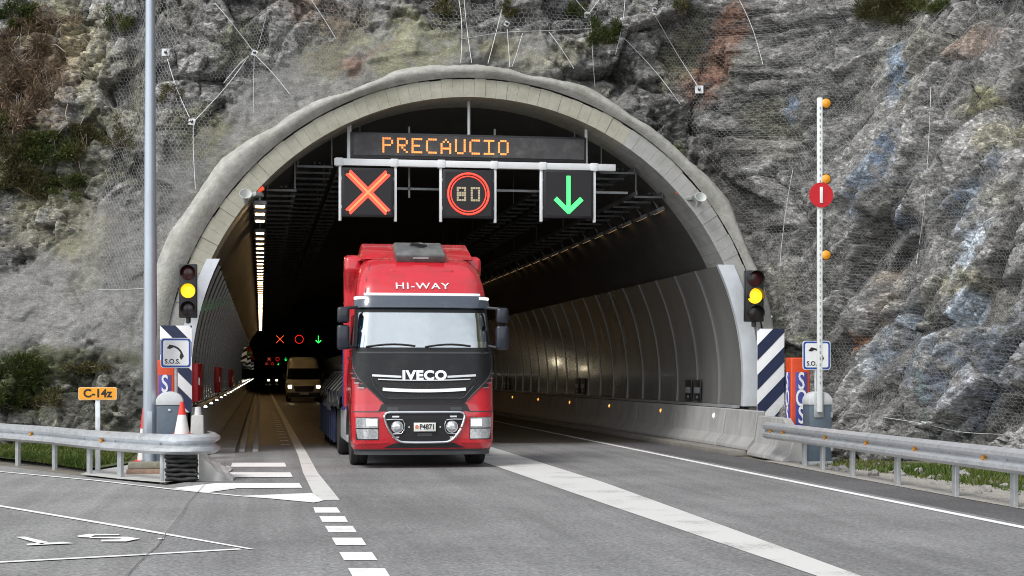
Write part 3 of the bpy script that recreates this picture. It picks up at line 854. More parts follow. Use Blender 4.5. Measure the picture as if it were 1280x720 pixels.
# guide lights on the barriers
M_gl_w = mat('guide_lamp_white', (.9, .9, .85), .4, var=.02, emit=(1, .96, .85), estr=3)
M_gl_a = mat('guide_lamp_amber', (.9, .6, .3), .4, var=.02, emit=(1, .40, .07), estr=.75)
lm = MB().lathe([(.0, .036), (.02, .033), (.032, .02), (.036, 0)], 10).mesh('lens')
lm2 = MB().lathe([(.0, .05), (.03, .046), (.048, .028), (.054, 0)], 10).mesh('lens')
lm3 = lm2.copy()
bm_ = MB().lathe([(.042, 0), (.042, -.03), (.0, -.03)], 10).mesh('base')
for k in range(45):
    o = thing('guide_light', 'small white guide lamp in the row on the left barrier', 'lamp', (-1.12, 31.7 + 4.65 * k + (.9 if k == 0 else 0), .985), 0, 'white guide lamps on the left barrier')
    put('lens', lm, M_gl_w, o, loc=(0, 0, .005)); put('base', bm_, M_black, o, loc=(0, 0, 0))
    o.location.z = .95
for k in range(28):
    o = thing('guide_light', ('small amber guide lamp in the row on the right barrier' if k else 'small bluish white lamp nearest the portal on the right barrier'), 'lamp', (9.955, 32.3 + 5.85 * k + (1.2 if k == 0 else 0), .72), 0, 'amber guide lamps on the right barrier')
    put('lens', lm2 if k else lm3, M_gl_a if k else mat('guide_lamp_blue', (.7, .8, 1), .4, var=.02, emit=(.5, .7, 1), estr=4), o, rot=(0, R_(-90), 0)); put('base', bm_, M_black, o, rot=(0, R_(-90), 0))

# luminaires and cable trays
M_lamp_on = mat('luminaire_lit', (.9, .9, .85), .3, var=.02, emit=(1, .62, .27), estr=9)
M_lamp_dim = mat('luminaire_dim', (.7, .7, .66), .3, var=.02, emit=(1, .62, .28), estr=.35)
M_lamp_body = mat('luminaire_body', (.3, .31, .32), .5, .3, var=.1)
M_tray = mat('tray_steel', (.16, .165, .17), .6, .3, var=.2)
hb_ = MB().box(-.14, .14, -.36, .36, .0, .09).mesh('housing', bevel=.012, seg=1)
gl_ = MB().box(-.095, .095, -.22, .22, -.008, -.001).mesh('glass', smooth=0)
gl2_ = gl_.copy()
br_ = MB().box(-.02, .02, -.02, .02, .095, .55).mesh('bracket', smooth=0)
for sgn, nm in ((-1, 'left'), (1, 'right')):
    for k in range(60):
        if k in (3,) and sgn < 0: continue
        x = -.02 if sgn < 0 else 8.98
        z = 5.20 if sgn < 0 else 5.34
        o = thing('tunnel_luminaire', ('narrow bright luminaire in the lit ceiling row on the left side' if sgn < 0 else 'narrow dim luminaire in the ceiling row on the right side'), 'light', (x, 33.6 + 1.6 * k + (1.0 if sgn > 0 else 0), z), 0, 'ceiling luminaires %s row' % nm)
        put('housing', hb_, M_lamp_body, o); put('glass', gl_ if sgn < 0 else gl2_, M_lamp_on if sgn < 0 else M_lamp_dim, o); put('bracket', br_, M_galv_dull, o)
        o.rotation_euler = (0, R_(-28) if sgn > 0 else 0, 0)
for sgn in (-1, 1):
    for q, (xa, xb, z) in enumerate(((.14, .72, 5.6), (.78, 1.5, 6.12), (1.7, 2.1, 6.2))):
        nm = ['lowest', 'middle', 'innermost'][q]
        o = thing('cable_tray', '%s steel cable tray under the %s side of the vault' % (nm, 'left' if sgn < 0 else 'right'), 'cable tray', (TX, 33.5, z), 0, 'cable trays')
        X0, X1 = (TX - xa, TX - xb) if sgn < 0 else (TX - xa, TX - xb)
        # local: distance from the axis
        da, db = TX - xa, TX - xb
        xs = sorted((sgn * da, sgn * db))
        for e in xs: MB().box(e - .012, e + .012, 0, 140, -.02, .07).build('rail', M_tray, o, smooth=0)
        rm = MB().box(xs[0] - .03, xs[1] + .03, -.025, .025, -.07, -.025).mesh('rung', smooth=0)
        hm = MB().box(-.014, .014, -.014, .014, -.03, 1.1).mesh('hanger', smooth=0)
        for k in range(34): put('rung', rm, M_tray, o, loc=(0, .1 + 1.05 * k, 0))
        b = MB()
        for k in range(34, 130): b.box(xs[0] - .03, xs[1] + .03, .1 + 1.05 * k - .025, .1 + 1.05 * k + .025, -.07, -.025)
        tag(b.build('far_rungs', M_tray, o, smooth=0), kind='stuff')
        for k in range(12):
            put('hanger', hm, M_tray, o, loc=(xs[0] if sgn > 0 else xs[1], .1 + 4.2 * k, 0))
        cb_ = MB()
        cb_.tube([((xs[0] + xs[1]) / 2 + .05 * math.sin(y), y, .02) for y in np.arange(0, 140, 2.0)], .03, 6); cb_.tube([((xs[0] + xs[1]) / 2 + .1, y, .02) for y in (0, 70, 140)], .024, 6)
        cb_.build('cable_bundle', M_rubber, o)

# ------------------------------------------------------------------ lane signals
M_led_off = mat('led_matrix_dark', (.009, .008, .0105), .55, var=.15, scale=60)
M_led_grey = mat('led_matrix_grey', (.05, .048, .05), .6, var=.25, scale=5, dirt=(.16, .155, .15), dirt_amt=.6, dirt_scale=3)
M_led_red = mat('led_red', (.8, .1, .05), .5, var=.05, emit=(1, .03, .022), estr=.7)
M_led_x = mat('led_cross', (.9, .3, .1), .5, var=.05, emit=(1, .12, .045), estr=.7)
M_led_green = mat('led_green', (.1, .8, .2), .5, var=.05, emit=(.03, 1, .12), estr=.8)
M_led_amber = mat('led_amber', (.9, .4, .1), .5, var=.05, emit=(1, .24, .06), estr=.42)
M_led_dim = mat('led_dim', (.3, .27, .18), .5, var=.1, emit=(.7, .55, .32), estr=.16)
def bar2(b, p0, p1, w, y0, y1):
    d = Vector((p1[0] - p0[0], p1[1] - p0[1])).normalized(); n = Vector((-d.y, d.x)) * w / 2
    P0, P1 = Vector(p0), Vector(p1)
    b.prism([tuple(P0 + n), tuple(P1 + n), tuple(P1 - n), tuple(P0 - n)], y0, y1)
def lane_signal(kind, loc, label, group=None, sc=1.0, detail=True, boost=''):
    o = thing('lane_signal', label, 'lane signal', loc, 0, group)
    w = .545
    MB().box(-w, w, 0, .22, -.52, .52).build('housing', M_led_off, o, bevel=.015)
    MB().box(-w + .05, w - .05, -.006, -.001, -.47, .47).build('screen', M_led_off, o, smooth=0)
    b = MB()
    if kind == 'cross':
        rows = ((0, M_led_x, 'lit_cross'),)
        for s_ in (-1, 1): bar2(b, (-.40 * s_, -.40), (.40 * s_, .40), .042, -.016 - .002 * s_, -.008)
        b.build('lit_cross', M_led_x, o, smooth=0)
        if detail:
            b = MB()
            for s_ in (-1, 1):
                for off in (-.052, .052):
                    bar2(b, (-.42 * s_ - off * .7, -.42 + off * .7 * s_), (.42 * s_ - off * .7, .42 + off * .7 * s_), .05, -.0075 - .0006 * (s_ + 1), -.0065)
            b.build('red_border', M_led_red, o, smooth=0)
    elif kind == 'ring':
        MB().torus((0, -.014, 0), .435, .021, 40, 6).build('lit_ring', M_led_red, o)
        if detail:
            MB().torus((0, -.012, 0), .375, .012, 40, 6).build('lit_ring', M_led_red, o)
            for x0 in (-.25, .05):
                b = MB()
                for i in range(4):
                    for j in range(6):
                        if x0 < 0 or not (i in (1, 2) and j in (1, 2, 3, 4)):
                            if not (x0 < 0 and i in (1, 2) and j in (1, 4)):
                                b.box(x0 + i * .052, x0 + i * .052 + .042, -.014, -.008, -.155 + j * .052, -.155 + j * .052 + .042)
                b.build('digit', M_led_dim, o, smooth=0)
    else:
        bar2(b, (0, -.34), (0, .39), .085, -.016, -.008)
        b.build('arrow_shaft', M_led_green, o, smooth=0)
        for s_ in (-1, 1):
            b = MB(); bar2(b, (.29 * s_, -.10), (-.02 * s_, -.40), .10, -.020 - .001 * s_, -.0165); b.build('arrow_barb', M_led_green, o, smooth=0)
    if detail:
        for s_ in (-1, 1):
            MB().box(s_ * .585 - .028, s_ * .585 + .028, .04, .14, -.60, .555).build('side_post', M_white_met, o, bevel=.006)
            for z in (-.3, .3): MB().box(min(s_ * .54, s_ * .56), max(s_ * .54, s_ * .56), .06, .12, z - .03, z + .03).build('clamp', M_galv, o)
    return o
GY = 33.0
bx0, bx1 = on_y(418, 203, GY)[0], on_y(770, 206, GY)[0]
gant = thing('sign_gantry', 'white sign beam hung on thin rods across the tunnel mouth', 'gantry', ((bx0 + bx1) / 2, GY + .09, 6.04))
hw_ = (bx1 - bx0) / 2
MB().box(-hw_, hw_, -.07, .07, .0, .145).build('beam', M_white_met, gant, bevel=.008)
for px in (424, 493, 552, 618, 679, 743):
    x = on_y(px, 205, GY)[0] - (bx0 + bx1) / 2
    MB().box(x - .075, x + .075, -.085, .085, -.012, .158).build('bracket', M_white_met, gant, bevel=.006)
for px, zt in ((436, 6.95), (587, 7.43), (734, 6.85)):
    x = on_y(px, 180, GY)[0] - (bx0 + bx1) / 2
    MB().tube([(x, .03, .13), (x, .03, zt - 6.04 + .15)], .032, 8).build('hanger_rod', M_white_met, gant)
MB().box(-hw_ + .3, hw_ + .5, .9, .95, -.38, -.33).build('rear_beam', M_galv_dull, gant)
for px in (517, 627):
    x = on_y(px, 205, GY)[0] - (bx0 + bx1) / 2
    MB().box(x - .02, x + .02, .90, .95, -.55, 1.0).build('rear_hanger', M_galv_dull, gant)
for px, kd, lb_ in ((460, 'cross', 'large lane signal showing a lit red and orange cross at the tunnel mouth'), (585.5, 'ring', 'large lane signal with a lit red ring around dim digits at the tunnel mouth'), (710.5, 'arrow', 'large lane signal showing a lit green down arrow at the tunnel mouth')):
    p = on_y(px, 240.5 + (2 if px > 550 else 0), GY)
    lane_signal(kd, (p[0], GY + .0, p[2]), lb_, 'lane signals at the portal')
for Y, nm in ((169, 'second row of signals deep inside the tunnel'), (390, 'third row of signals deep inside the tunnel'), (560, 'farthest row of signals deep inside the tunnel')):
    for X, kd in ((2.03, 'cross'), (4.07, 'ring'), (6.12, 'arrow')):
        o = lane_signal(kd, (X, Y, 5.4), {'cross': 'tiny red cross signal', 'ring': 'tiny red ring signal', 'arrow': 'tiny green arrow signal'}[kd] + ' in the ' + nm, 'lane signals inside the tunnel', detail=False)
        MB().box(-.03, .03, .05, .1, .51, 1.45).build('hanger_rod', M_galv_dull, o)

# message board
b0 = on_y(438, 170, GY); b1 = on_y(733, 200, GY)
mbx = (b0[0] + b1[0]) / 2; mbw = (b1[0] - b0[0]) / 2
mz0, mz1 = on_y(585, 200, GY)[2], on_y(585, 168, GY)[2]
board = thing('message_board', 'long dark message board with amber letters above the white beam', 'sign', (mbx, GY, 6.19))
bh = mz1 - 6.19
MB().box(-mbw, mbw, .01, .26, .005, bh).build('housing', M_black, board, bevel=.015)
MB().box(-mbw + .07, mbw - .05, -.002, .006, .075, bh - .05).build('screen', M_led_grey, board, smooth=0)
FONT = {'P': '11110 10001 10001 11110 10000 10000 10000', 'R': '11110 10001 10001 11110 10100 10010 10001', 'E': '11111 10000 10000 11110 10000 10000 11111',
        'C': '01111 10000 10000 10000 10000 10000 01111', 'A': '00100 01010 10001 10001 11111 10001 10001', 'U': '10001 10001 10001 10001 10001 10001 01110',
        'I': '11111 00100 00100 00100 00100 00100 11111', 'O': '01110 10001 10001 10001 10001 10001 01110'}
pitch = .0465; lx0 = on_y(478, 183, GY)[0] - mbx; lstep = (on_y(636, 183, GY)[0] - on_y(478, 183, GY)[0] - 5 * pitch) / 8
for i, ch in enumerate('PRECAUCIO'):
    b = MB()
    for j, row in enumerate(FONT[ch].split()):
        for k, c in enumerate(row):
            if c == '1':
                x = lx0 + i * lstep + k * pitch; z = bh / 2 + .012 + (3 - j) * pitch
                b.box(x, x + pitch * .86, -.010, -.004, z - pitch * .43, z + pitch * .43)
    b.build('letter', M_led_amber, board, smooth=0)
for px in (438, 734):
    x = on_y(px, 180, GY)[0] - mbx
    MB().tube([(x, .1, .0), (x, .1, .86 if px < 500 else .78)], .03, 8).build('support_rod', M_white_met, board)

# horns, cameras, beacons on the ring
for sgn, px, py in ((-1, 307, 245), (1, 875, 249)):
    p = on_y(px, py, PY - .3)
    sd = 'left' if sgn < 0 else 'right'
    o = thing('horn_loudspeaker', 'pale horn loudspeaker on the %s haunch of the portal ring' % sd, 'loudspeaker', p, 0, 'loudspeakers on the portal')
    b = MB().lathe([(.02, .22), (.05, .2), (.055, .06), (.085, 0), (.125, -.08), (.118, -.08), (.07, 0), (.03, .06), (.0, .06)], 20, axis='y')
    b.move(Matrix.Rotation(R_(-32), 4, 'X')); b.build('horn', mat('horn_grey', (.5, .52, .5), .5, var=.1), o)
    MB().tube([(0, .12, .08), (0, .33, .06)], .02, 8).build('bracket', M_galv, o)
    q = on_y(px + sgn * -17, py - 1, PY + .05)
    c = thing('camera', 'small grey surveillance camera under the %s side of the portal ring' % sd, 'camera', q, 0, 'cameras on the portal')
    b = MB().box(-.05, .05, -.18, .1, -.04, .05); b.move(Matrix.Rotation(R_(sgn * 35), 4, 'Z') @ Matrix.Rotation(R_(-18), 4, 'Y')); b.build('body', M_galv_dull, c, bevel=.01)
    MB().tube([(0, 0, .03), (sgn * .18, .05, .2)], .014, 6).build('bracket', M_galv_dull, c)
    q = on_y(px + sgn * -19 + (0 if sgn < 0 else -7), py - 8, PY + .1)
    c = thing('red_beacon', 'small red beacon beside the %s camera under the vault' % sd, 'beacon', q, 0, 'red beacons on the portal')
    b = MB().box(-.07, .07, -.06, .06, -.04, .04); b.move(Matrix.Rotation(R_(-sgn * -32), 4, 'Y')); b.build('lens', mat('beacon_red', (.8, .08, .03), .4, var=.05, emit=(1, .1, .03), estr=.2), c, bevel=.012)
    MB().tube([(0, .04, 0), (sgn * .15, .08, .14)], .014, 6).build('bracket', M_galv_dull, c)
# striped boards deep inside on the left wall
for k, (Y, z) in enumerate(((106, 2.5), (150, 2.4), (215, 2.3))):
    o = thing('marker_board', 'far black and white striped board on the left tunnel wall, %s of three' % ['nearest', 'middle', 'farthest'][k], 'sign', (-1.15, Y, z), 0, 'far striped boards')
    MB().box(-.22, .22, 0, .04, 0, .95).build('panel', mat('far_board_white', (.75, .75, .72), .5, var=.05, emit=(.9, .85, .7), estr=.05), o)
    for q in range(2):
        MB().prism([(-.22, .03 + q * .45), (.22, .25 + q * .45), (.22, .47 + q * .45), (-.22, .25 + q * .45)], -.006, -.002).build('stripe', M_sblack, o, smooth=0)
# ================================================================== ROADSIDE THINGS
# ---- guardrails
def wbeam(b, path, side, z0=.42, h=.31, amp=.08):
    front = [(0, 0), (.02, .012), (amp, .05), (amp, .098), (.012, .142), (.0, .155), (.012, .168), (amp, .212), (amp, .26), (.02, .298), (0, .31)]
    rings = []
    for i, p in enumerate(path):
        a = Vector(path[max(0, i - 1)][:2]); c = Vector(path[min(len(path) - 1, i + 1)][:2])
        d = (c - a).normalized(); n = Vector((-d.y, d.x)) * side
        zz = p[2] if len(p) > 2 else z0
        rings.append([(p[0] + n.x * o_, p[1] + n.y * o_, zz + z_) for o_, z_ in front] + [(p[0] + n.x * (o_ - .007), p[1] + n.y * (o_ - .007), zz + z_) for o_, z_ in front[::-1]])
    b.loft(rings, True, True)
def smooth_path(pts, n=6):
    out = []
    P = [Vector(p) for p in pts]
    for i in range(len(P) - 1):
        p0, p1, p2, p3 = P[max(0, i - 1)], P[i], P[i + 1], P[min(len(P) - 1, i + 2)]
        for k in range(n):
            t_ = k / n
            out.append(tuple(.5 * ((2 * p1) + (p2 - p0) * t_ + (2 * p0 - 5 * p1 + 4 * p2 - p3) * t_ ** 2 + (3 * p1 - p0 - 3 * p2 + p3) * t_ ** 3)))
    out.append(tuple(P[-1]))
    return out
M_refl = mat('amber_reflector', (.55, .24, .03), .35, var=.15)
post_m = MB().box(-.03, .03, -.06, .06, -.05, .66).mesh('post', bevel=.006, seg=1)
refl_m = MB().prism([(-.028, -.03), (.028, -.03), (.04, .0), (.02, .05), (-.02, .05), (-.04, 0)], -.02, .02, 'xz').mesh('reflector', bevel=.004, seg=1)
bolt_m = MB().lathe([(.0, .012), (.014, .012), (.016, 0), (.016, -.01)], 8, axis='y').mesh('bolt')
def guardrail(name, label, path, side, posts, refls, ztop=.0):
    o = thing(name, label, 'guardrail', (path[0][0], path[0][1], 0))
    O = Vector((path[0][0], path[0][1], 0))
    sp = smooth_path([(*p, .0) for p in path])
    b = MB(); wbeam(b, [(p[0] - O.x, p[1] - O.y, .42 + ztop) for p in sp], side); b.build('beam', M_galv, o, smooth=45)
    def near(q):
        i = min(range(len(sp)), key=lambda k: (sp[k][0] - q[0]) ** 2 + (sp[k][1] - q[1]) ** 2)
        a = Vector(sp[max(0, i - 1)][:2]); c = Vector(sp[min(len(sp) - 1, i + 1)][:2]); d = (c - a).normalized()
        return Vector(sp[i][:2]), d, Vector((-d.y, d.x)) * side
    for q in posts:
        p, d, n = near(q)
        c = p - n * .085 - O.xy
        put('post', post_m, M_galv_dull, o, loc=(c.x, c.y, ztop), rot=(0, 0, math.atan2(d.y, d.x) + math.pi / 2))
        put('bolt', bolt_m, M_galv_dull, o, loc=(p.x + n.x * .006 - O.x, p.y + n.y * .006 - O.y, .575 + ztop), rot=(0, 0, math.atan2(n.y, n.x) + math.pi / 2))
    for q in refls:
        p, d, n = near(q)
        c = p + n * .028 - O.xy
        put('reflector', refl_m, M_refl, o, loc=(c.x, c.y, .578 + ztop), rot=(0, 0, math.atan2(n.y, n.x) + math.pi / 2))
    return o
Lp = [(-11, 40.5), (-7.5, 34.7), (-5.5, 31.2), (-4.42, 29.3), (-3.6, 27.9), (-2.84, 26.25), (-2.15, 25.1), (-1.5, 24.15), (-1.12, 23.98), (-.80, 24.15), (-.70, 24.6), (-.85, 25.4)]
lrail = guardrail('guardrail', 'galvanised guardrail curving left of the tunnel mouth beside the grass verge', Lp, -1,
          [(-10, 38.8), (-8, 35.6), (-6.3, 32.6), (-5.4, 31.0), (-4.42, 29.4), (-3.6, 28.05), (-2.84, 26.4), (-2.15, 25.25), (-1.52, 24.2)], [(-3.98, 28.6), (-2.45, 25.65), (-5.9, 31.9)])
Rp = [(9.42, 28.35), (9.40, 27.4), (9.40, 26.4), (9.33, 25.3), (9.27, 23.8), (9.18, 21.8), (9.11, 19.7), (9.02, 16), (8.95, 12), (8.9, 4), (8.9, -6)]
rrail = guardrail('guardrail', 'galvanised guardrail running out from the concrete barrier on the right', Rp, -1,
          [(9.42, 26.45), (9.34, 25.3), (9.27, 23.8), (9.18, 21.8), (9.11, 19.7), (9.06, 17.7), (9.0, 15.7), (8.97, 13.7), (8.93, 11), (8.9, 8), (8.9, 4), (8.9, 0), (8.9, -4)],
          [(9.41, 28.0), (9.39, 27.2), (9.31, 24.9), (9.24, 22.9), (9.15, 20.9), (9.07, 18.6), (9.0, 15.2)])

# ---- barrier machines with lifting arm (right one has its arm up)
M_cab = mat('cabinet_blue_grey', (.085, .115, .15), .5, .1, var=.12, dirt=(.16, .16, .15), dirt_amt=.35)
M_cap = mat('cabinet_cap', (.55, .57, .58), .5, .1, var=.08, dirt=(.35, .35, .33), dirt_amt=.3)
def cabinet(o, w=.42, d=.36, h=1.32):
    MB().box(-w / 2, w / 2, -d / 2, d / 2, -.02, h - .24).build('cabinet', M_cab, o, bevel=.012)
    MB().box(-w / 2 - .02, w / 2 + .02, -d / 2 - .02, d / 2 + .02, -.03, .06).build('foot', M_galv_dull, o, bevel=.01)
    pr = [(-w / 2 - .012, h - .238), (w / 2 + .012, h - .238), (w / 2 + .012, h - .17)] + [((w / 2 + .012) * math.cos(a), h - .17 + .17 * math.sin(a)) for a in np.linspace(.15, math.pi - .15, 12)] + [(-w / 2 - .012, h - .17)]
    MB().prism(pr, -d / 2 - .012, d / 2 + .012).build('cap', M_cap, o, bevel=.01)
    MB().box(-.02, .02, -d / 2 - .02, -d / 2 - .002, h - .34, h - .30).build('lock', M_galv, o)
    for z in (.3, .9): MB().box(w / 2 - .02, w / 2 + .012, -d / 2 - .012, -d / 2 + .05, z - .05, z + .05).build('hinge', M_galv_dull, o)
CY = 27.1
cp = on_y(1021.5, 540, CY)
rb = thing('road_barrier', 'blue grey barrier machine with raised white arm and round red sign on the right', 'barrier', (cp[0], CY, 0))
cabinet(rb)
M_arm = mat('arm_white', (.76, .79, .78), .45, var=.05, dirt=(.45, .5, .45), dirt_amt=.5, dirt_scale=6)
zt = on_y(1021, 125, CY)[2]
ax = on_y(1019, 400, CY)[0] - cp[0]
MB().box(ax - .045, ax + .045, -.26, -.20, .95, zt).build('arm', M_arm, rb, bevel=.008)
for k in range(46):
    z = 1.45 + k * .11
    if z < zt - .05: MB().box(ax - .012, ax + .012, -.2655, -.2605, z, z + .05).build('slot', M_galv_dull, rb, smooth=0)
MB().box(ax - .09, ax + .09, -.2, -.17, .85, 1.3).build('hinge_plate', M_galv_dull, rb, bevel=.01)
dz = on_y(1022, 246, CY)[2]
MB().lathe([(0, .0), (.225, 0), (.225, -.012), (0, -.012)], 36, (ax + .01, -.272, dz), 'y').build('disc_sign', M_red, rb)
MB().box(ax - .018, ax + .038, -.298, -.286, dz - .145, dz + .145).build('white_bar', M_white, rb, bevel=.003)
M_amber_lens = mat('amber_lens', (.75, .30, .015), .25, var=.12, coat=.5, emit=(1, .4, .02), estr=.05)
for py in (132, 226, 320):
    z = on_y(1029, py, CY)[2]
    d = MB().lathe([(.0, -.06), (.045, -.055), (.08, -.03), (.09, .0), (.08, .03), (.05, .05), (0, .05)], 20, (ax + .115, -.23, z), 'y').build('warning_lamp', M_amber_lens, rb)
    MB().lathe([(.09, -.012), (.098, -.012), (.098, .02), (.09, .02)], 20, (ax + .115, -.23, z), 'y').build('bezel', M_black, d)
LY = 28.0
cpl = on_y(212.5, 520, LY)
lb2 = thing('road_barrier', 'blue grey barrier machine beside the tall lamp post on the left', 'barrier', (cpl[0], LY, .02))
cabinet(lb2, .44, .36, 1.31)

# ---- SOS posts
def sos_post(loc, label, h=1.95, rz=0.0):
    o = thing('emergency_phone', label, 'phone post', loc, rz, 'emergency phone posts')
    MB().box(-.19, .19, -.17, .17, .22, h).build('body', M_orange_red, o, bevel=.03, seg=3)
    MB().box(-.15, .15, -.13, .13, -.03, .22).build('foot', M_black, o)
    MB().box(-.105, .125, -.182, -.172, .62, h - .28).build('blue_panel', M_blue_v, o, bevel=.004)
    MB().box(-.202, -.192, -.12, .12, .62, h - .28).build('side_panel', M_blue_v, o, bevel=.004)
    for i, ch in enumerate('SOS'):
        b = text_mb(ch, .46, .004, .006, sx=.62); zc = h - .46 - i * .325
        b.v = [(x + .01, y - .187, z + zc) for x, y, z in b.v]; b.build('letter', M_white, o, smooth=0)
        b = text_mb(ch, .46, .004, .006, sx=.5)
        b.v = [(-.207 + y, -x, z + zc) for x, y, z in b.v]; b.build('letter', M_white, o, smooth=0)
    return o
M_blue_v = mat('sos_blue_violet', (.06, .07, .30), .45, var=.12)
pR = on_y(997, 540, 28.6)
sos_post((pR[0], 28.6, 0), 'orange red emergency phone post with white letters behind the right guardrail')
pL = on_y(206, 480, 30.2)
sos_post((pL[0], 30.2, .03), 'orange red emergency phone post half hidden behind the left barrier machine', 1.87)

# ---- SOS signs
def phone_sign(loc, label, w=.54):
    o = thing('phone_sign', label, 'sign', loc, 0, 'emergency phone signs')
    zc = 1.985; h = w / 2
    def rr(q, r=.05):
        return [(cx + r * math.cos(a), cz + r * math.sin(a)) for cx, cz, a0 in ((q - r, q - r, 0), (-q + r, q - r, 90), (-q + r, -q + r, 180), (q - r, -q + r, 270)) for a in np.radians(np.linspace(a0, a0 + 90, 5))]
    tr = lambda P: [(x, z + zc) for x, z in P]
    MB().prism(tr(rr(h)), -.012, .004).build('backing', M_white, o)
    MB().prism(tr(rr(h - .012)), -.016, -.0125).build('blue_border', M_blue, o)
    MB().prism(tr(rr(h - .045, .035)), -.020, -.0165).build('white_field', M_white, o)
    # handset
    pts = [(-.11 + .25 * k / 12 + .035 * math.sin(math.pi * k / 12), zc + .15 - .21 * k / 12 + .045 * math.sin(math.pi * k / 12)) for k in range(13)]
    b = MB(); up, dn = [], []
    for k, (x, z) in enumerate(pts):
        wd = .085 if k in (0, 1, 2, 10, 11, 12) else .034
        up.append((x, z)); dn.append((x - wd * .62, z - wd * .78))
    for k in range(12): b.prism([up[k], up[k + 1], dn[k + 1], dn[k]], -.0245, -.0205)
    b.build('handset', M_sblack, o, smooth=0)
    b = text_mb('S.O.S.', .115, .002, .002)
    b.v = [(x - .06, y - .023, z + zc - .155) for x, y, z in b.v]; b.build('lettering', M_sblack, o, smooth=0)
    MB().tube([(0, .035, -.05), (0, .035, zc + .2)], .03, 10).build('pole', M_galv, o)
    for z in (zc - .12, zc + .12): MB().box(-.05, .05, .002, .04, z - .02, z + .02).build('clamp', M_galv_dull, o)
    return o
p = on_y(1020.5, 443, 27.8); phone_sign((p[0], 27.8, 0), 'white and blue handset sign behind the raised barrier arm on the right')
p = on_y(220, 443, 28.6); phone_sign((p[0], 28.6, .03), 'white and blue handset sign beside the lamp post on the left')

# ---- striped hazard panels
def hazard(loc, w, h, flip, label):
    o = thing('hazard_panel', label, 'sign', loc, 0, 'striped panels at the portal')
    MB().box(0, w, 0, .03, 0, h).build('panel', M_white, o, bevel=.004)
    n = 3 if not flip else 3
    st = h / n; rise = w * 1.0
    def clip(poly):
        for axis_, lim, keep_ge in ((1, 0, True), (1, h, False)):
            out = []
            for i in range(len(poly)):
                a, c = poly[i], poly[(i + 1) % len(poly)]
                ia = (a[axis_] >= lim) if keep_ge else (a[axis_] <= lim); ic = (c[axis_] >= lim) if keep_ge else (c[axis_] <= lim)
                if ia: out.append(a)
                if ia != ic:
                    t_ = (lim - a[1]) / (c[1] - a[1]); out.append((a[0] + (c[0] - a[0]) * t_, lim))
            poly = out
            if not poly: return poly
        return poly
    for k in range(-1, n + 1):
        z0 = k * st - .05
        P = [(.003, z0), (w - .003, z0 + rise), (w - .003, z0 + rise + st * .52), (.003, z0 + st * .52)]
        if flip: P = [(w - x, z) for x, z in P]
        P = clip(P)
        if len(P) >= 3: MB().prism(P, -.006, -.002).build('stripe', M_navy, o, smooth=0)
    for z in (h * .25, h * .75): MB().box(w * .3, w * .7, .032, .62, z - .03, z + .03).build('bracket', M_galv_dull, o)
    return o
HYY = 32.0
a = on_y(946.5, 522, HYY); c = on_y(980.5, 411, HYY)
hazard((a[0], HYY, a[2]), c[0] - a[0], c[2] - a[2], False, 'navy and white striped panel right of the tunnel mouth')
a = on_y(200, 500, HYY); c = on_y(240, 407, HYY)
hazard((a[0], HYY, a[2] - .25), c[0] - a[0], c[2] - a[2] + .25, True, 'navy and white striped panel behind the handset sign on the left')

# ---- traffic lights
M_tl_on = mat('signal_amber_lit', (1, .6, .05), .4, var=.02, emit=(1, .55, .01), estr=.62)
M_tl_off = mat('signal_lens_off', (.03, .025, .025), .2, var=.3)
M_tl_r = mat('signal_lens_red_off', (.06, .012, .012), .2, var=.2)
def traffic_light(px0, px1, py0, py1, label):
    Y = 32.0
    a = on_y(px0, py1, Y); c = on_y(px1, py0, Y); w = (c[0] - a[0]) / 2; h = c[2] - a[2]
    o = thing('traffic_light', label, 'traffic light', ((a[0] + c[0]) / 2, Y, a[2]), 0, 'traffic lights at the portal')
    MB().box(-w, w, .0, .16, 0, h).build('housing', M_black, o, bevel=.02)
    for k, (nm, m) in enumerate((('green_lens', M_tl_off), ('amber_lens', M_tl_on), ('red_lens', M_tl_r))):
        z = h * (k + .5) / 3; r = w * .80
        MB().lathe([(0, -.035), (r * .6, -.028), (r, -.008), (r, .0), (0, 0)], 24, (0, -.002, z), 'y').build(nm, m, o)
        b = MB(); n = 16; ri = []
        for q in range(n + 1):
            an = R_(-20 + 220 * q / n); ri.append((math.cos(an), math.sin(an)))
        b.loft([[(x * (r + .012), y, z + zz * (r + .012)) for x, zz in ri] for y in (0, -.16)] + [[(x * (r + .004), y, z + zz * (r + .004)) for x, zz in ri] for y in (-.16, 0)], closed=False, cap=False)
        b.build('visor', M_black, o)
    MB().box(-.035, .035, .165, .60, h * .3, h * .3 + .06).build('bracket', M_galv_dull, o)
    MB().box(-.035, .035, .165, .60, h * .75, h * .75 + .06).build('bracket', M_galv_dull, o)
    MB().lathe([(.0, -.12), (.05, -.1), (.05, 0), (0, 0)], 10, (-.0, .08, -.001)).build('gland', M_black, o)
traffic_light(932, 955, 338, 402, 'traffic light with lit amber lamp on the right of the portal')
traffic_light(223.5, 246.5, 330, 397, 'traffic light with lit amber lamp on the left of the portal')

